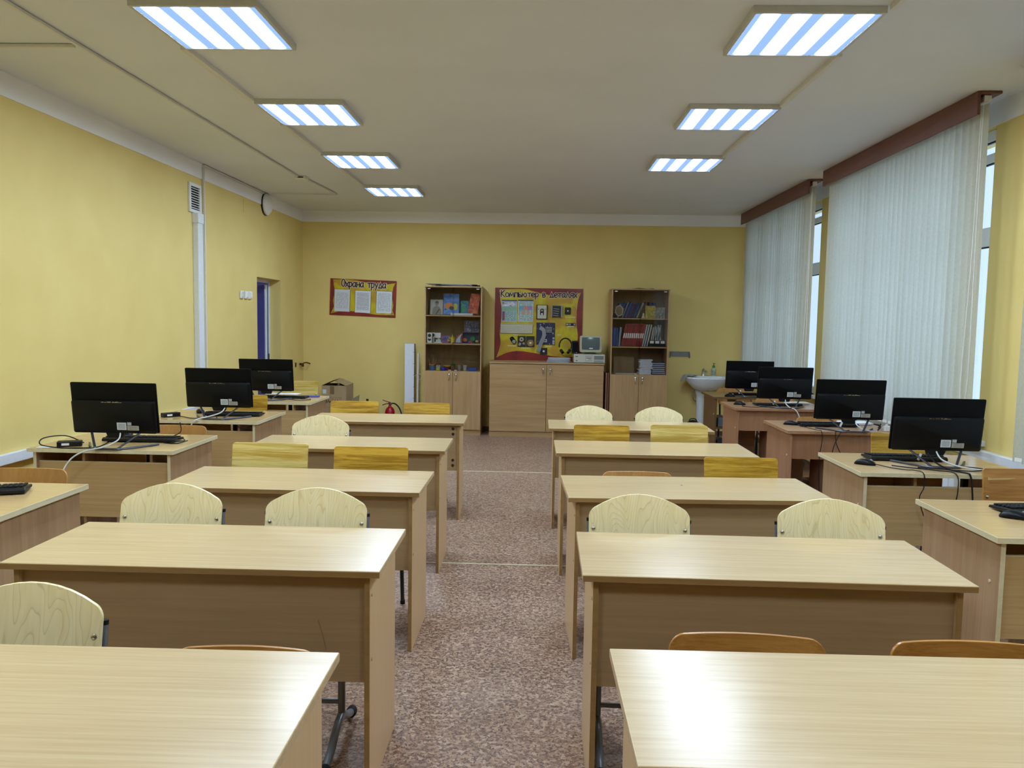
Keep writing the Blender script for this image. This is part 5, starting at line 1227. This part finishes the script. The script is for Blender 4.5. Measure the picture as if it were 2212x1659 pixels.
t = thing('tap', 'chrome single-lever tap on the washbasin', 'tap', (2.235, 10.70, .822))
part('tap_body', B().lathe([(0, 0), (.026, 0), (.024, .01), (.02, .06), (.022, .085), (0, .09)], 18), M['chrome'], t); part('tap_spout', B().tube([(.0, 0, .05), (.015, -.06, .075), (.02, -.11, .06)], .011, 10, smooth=4), M['chrome'], t); part('tap_lever', B().box(-.010, .010, -.035, .02, .092, .104), M['chrome'], t, .003); part('tap_side_knob', B().cyl((.015, -.01, .065), (.055, -.02, .05), .012), M['chrome'], t)
t = thing('soap_bottle', 'pump soap bottle with a green top on the washbasin', 'bottle', (2.372, 10.71, .822))
part('bottle_body', B().lathe([(0, 0), (.030, 0), (.032, .01), (.031, .09), (.022, .108), (.012, .114), (0, .114)], 18), plain('b8bc98', .3), t); part('bottle_label', B().lathe([(.0325, .015), (.0328, .015), (.0328, .085), (.0325, .085), (.0325, .015)], 18), printed('soap_label', 'c8d0b8', '26301c', 60, 60, .42, (.03, .2)), t)
part('bottle_cap', B().lathe([(0, .112), (.017, .112), (.019, .13), (.014, .145), (0, .147)], 16), plain('2c8a3c', .35), t); part('pump_head', B().cyl((0, 0, .145), (0, 0, .165), .005).box(-.012, .012, -.03, .008, .165, .173), plain('3c7a34', .35), t)
tw = B(); vs2 = []; ng = 10
for i in range(ng):
    for j in range(6):
        u, v = i / (ng - 1), j / 5
        vs2.append((-.02 + .19 * u - .02 * v, -.03 + .15 * v + .01 * math.sin(u * 9), .0 - max(0, (.25 - u)) * .34 + .008 * math.sin(9 * u + 5 * v) + .006 * math.sin(14 * v)))
fs2 = [(i * 6 + j, (i + 1) * 6 + j, (i + 1) * 6 + j + 1, i * 6 + j + 1) for i in range(ng - 1) for j in range(5)]
o = solo('towel', tw.add(vs2, fs2), plain('b4b6b0', .9, .1), 'grey cleaning cloth draped over the left rim of the washbasin', 'cloth', (1.957, 10.52, .835)); md = o.modifiers.new('thickness', 'SOLIDIFY'); md.thickness = .008; ms2 = o.modifiers.new('smooth', 'SUBSURF'); ms2.levels = 1; ms2.render_levels = 1
t = thing('wall_bracket', 'grey metal bracket on the far wall above the washbasin', 'bracket', (1.94, YB, 1.095))
part('bracket_plate', B().box(-.134, .134, -.012, 0, -.025, .042), plain('87888c', .35, .5, .5), t)
for sgn in (-1, 1): part('bracket_arm', B().prism([(0, .04), (0, -.045), (-.03, -.04), (-.05, -.01), (-.02, .04)], 'X', sgn * .13 - .004, sgn * .13 + .004), plain('87888c', .35, .5, .5), t)
# fire extinguisher
t = thing('fire_extinguisher', 'red fire extinguisher standing by the far wall', 'extinguisher', (-1.967, 10.62, 0))
part('cylinder', B().lathe([(0, 0), (.064, 0), (.066, .01), (.066, .255), (.06, .29), (.045, .318), (.022, .335), (.018, .35), (0, .35)], 24), M['ext_red'], t)
part('body_label', B().lathe([(.0662, .08), (.0668, .08), (.0668, .235), (.0662, .235), (.0662, .08)], 24), plain('8c0f18', .3), t); part('valve', B().cyl((0, 0, .345), (0, 0, .385), .016).box(-.02, .02, -.012, .012, .372, .39), plain('7a2420', .4), t)
part('lever', B().tube([(.01, 0, .392), (-.04, -.005, .405), (-.095, -.01, .425)], .006, 8, smooth=3), plain('6a1616', .4), t); part('carry_handle', B().tube([(.0, 0, .378), (-.05, 0, .372), (-.10, 0, .355)], .006, 8, smooth=3), plain('6a1616', .4), t)
part('gauge', B().lathe([(0, 0), (.014, 0), (.014, .008), (0, .009)], 14, c=(.022, -.02, .375), axis='Y'), M['chrome'], t); part('hose', B().tube([(.015, 0, .38), (.07, 0, .375), (.12, 0, .33), (.155, 0, .25), (.165, 0, .14), (.14, 0, .06)], .009, 10, smooth=5), M['rubber'], t)
# white panel lamp carton and tube by the left cabinet
t = thing('tall_white_box', 'tall narrow white box standing left of the glass cabinet', 'box', (-1.712, 10.66, 0))
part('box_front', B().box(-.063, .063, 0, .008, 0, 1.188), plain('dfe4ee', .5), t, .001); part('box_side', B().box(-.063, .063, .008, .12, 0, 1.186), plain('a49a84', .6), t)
for k in range(5): part('vent_slot', B().box(.05, .0635, -.001, .002, .45 + k * .155, .456 + k * .155), plain('7c8088', .5), t)
solo('white_tube', B().tube([(0, 0, 0), (-.004, 0, .5), (0, 0, 1.06)], .013, 10), M['white_pl'], 'white plastic tube standing beside the tall white box', 'tube', (-1.60, 10.70, 0))
solo('tube_wire', B().tube([(-.06, 0, .75), (.0, -.03, .78), (.04, -.02, .77), (.035, 0, .72), (.0, .0, .70)], .0035, 6, smooth=5), M['cable_w'], 'thin white wire curling round the white tube', 'wire', (-1.59, 10.67, 0))
# cartons
t = thing('cardboard_box', 'large brown cardboard box with half-open flaps by the far wall', 'box', (-2.62, 10.40, 0), 0)
part('carton_walls', B().box(-.16, .16, -.2, -.195, 0, .642).box(-.16, .16, .195, .2, 0, .642).box(-.16, -.155, -.195, .195, 0, .642).box(.155, .16, -.195, .195, 0, .642).box(-.155, .155, -.195, .195, 0, .01), M['carton'], t)
part('carton_flap', B().box(0, .165, -.2, .2, 0, .004), M['carton'], t, loc=(-.16, 0, .642), rot=(0, math.radians(-24), 0)); part('carton_flap', B().box(-.165, 0, -.2, .2, 0, .004), M['carton'], t, loc=(.16, 0, .642), rot=(0, math.radians(22), 0))
part('packing_tape', B().box(-.05, .005, -.2015, -.2003, .53, .635), plain('7c6440', .35), t); part('shipping_label', B().box(-.148, -.1, -.2015, -.2003, .535, .59), plain('c8d2d4', .5), t)
for k, x in enumerate((-.125, -.01)):
    pf = part('printed_frame', B().box(x, x + .105, -.2012, -.2003, .36, .363).box(x, x + .105, -.2012, -.2003, .485, .488).box(x, x + .003, -.2012, -.2003, .363, .485).box(x + .102, x + .105, -.2012, -.2003, .363, .485), plain('8a4038', .6), t)
    part('printed_mark', B().tube([(x + .02, -.2014, .41), (x + .03, -.2014, .455), (x + .045, -.2014, .42), (x + .055, -.2014, .46), (x + .07, -.2014, .42), (x + .085, -.2014, .44)], .006, 6), plain('241c18', .6), pf)
t = thing('open_carton', 'smaller open grey-brown carton beside the large cardboard box', 'box', (-2.355, 10.36, 0))
part('carton_walls', B().box(-.09, .09, -.12, -.116, 0, .40).box(-.09, .09, .116, .12, 0, .40).box(-.09, -.086, -.116, .116, 0, .40).box(.086, .09, -.116, .116, 0, .40).box(-.086, .086, -.116, .116, 0, .01), M['carton'], t)
part('carton_flap', B().prism([(-.06, 0), (.05, 0), (.065, .13), (-.02, .08), (-.055, .055)], 'Y', -.002, .002), plain('8c8468', .8), t, loc=(.0, -.118, .40), rot=(math.radians(8), 0, 0))
solo('black_bottle', B().lathe([(0, 0), (.03, 0), (.03, .34), (.02, .40), (.016, .41), (.016, .455), (0, .456)], 14), M['black_pl'], 'slim black bottle beside the small open carton', 'bottle', (-2.23, 10.42, 0))
# papers and folder on the farthest left computer desk
solo('white_paper', B().box(-.15, .15, -.05, .09, 0, .004), M['paper'], 'white sheets lying over the farthest keyboard by the door wall', 'papers', (-2.42, 7.50, .787))
solo('blue_folder', B().box(-.09, .09, -.05, .05, 0, .010), plain('3a4aa8', .4), 'blue folder at the right end of the farthest desk by the door wall', 'folder', (-2.20, 7.66, .751), .15, bevel=.003)
# clutter inside the dark brown desk
for k, (z0, c, h2, nm) in enumerate(((.416, '6a6c70', .10, 'grey box on the upper shelf'), (.136, 'b8bac0', .05, 'pale box on the lower shelf'), (.19, '2c3a44', .08, 'dark device on the pale box'), (.001, '9a9ca0', .08, 'grey box at the bottom'))):
    b2 = B().box(-.05, .05, -.2, .1, 0, h2 - .002)
    solo('desk_clutter', b2, plain(c, .4), nm + ' inside the dark brown desk', 'box', (2.015, 8.76, z0 + .0015), bevel=.004)
# splinter on the chair at the right edge
solo('splinter', B().prism([(-.19, .0), (-.10, .004), (-.06, .012), (-.12, .011), (-.17, .008), (-.19, .014)], 'Y', -.002, 0), plain('d8b878', .6), 'pale splintered strip on the chair back at the right edge', 'splinter', (2.375, 3.852, .80))

t = thing('black_bag', 'black bag on the floor beside the washbasin pedestal', 'bag', (2.06, 10.40, 0))
part('bag_body', B().lathe([(0, 0), (.09, .0), (.105, .05), (.10, .16), (.07, .235), (.02, .26), (0, .262)], 18, sy=.7), M['rubber'], t)
part('bag_handle', B().tube([(-.05, 0, .24), (-.03, 0, .275), (.03, 0, .275), (.05, 0, .24)], .007, 8, smooth=4), M['black_pl'], t)
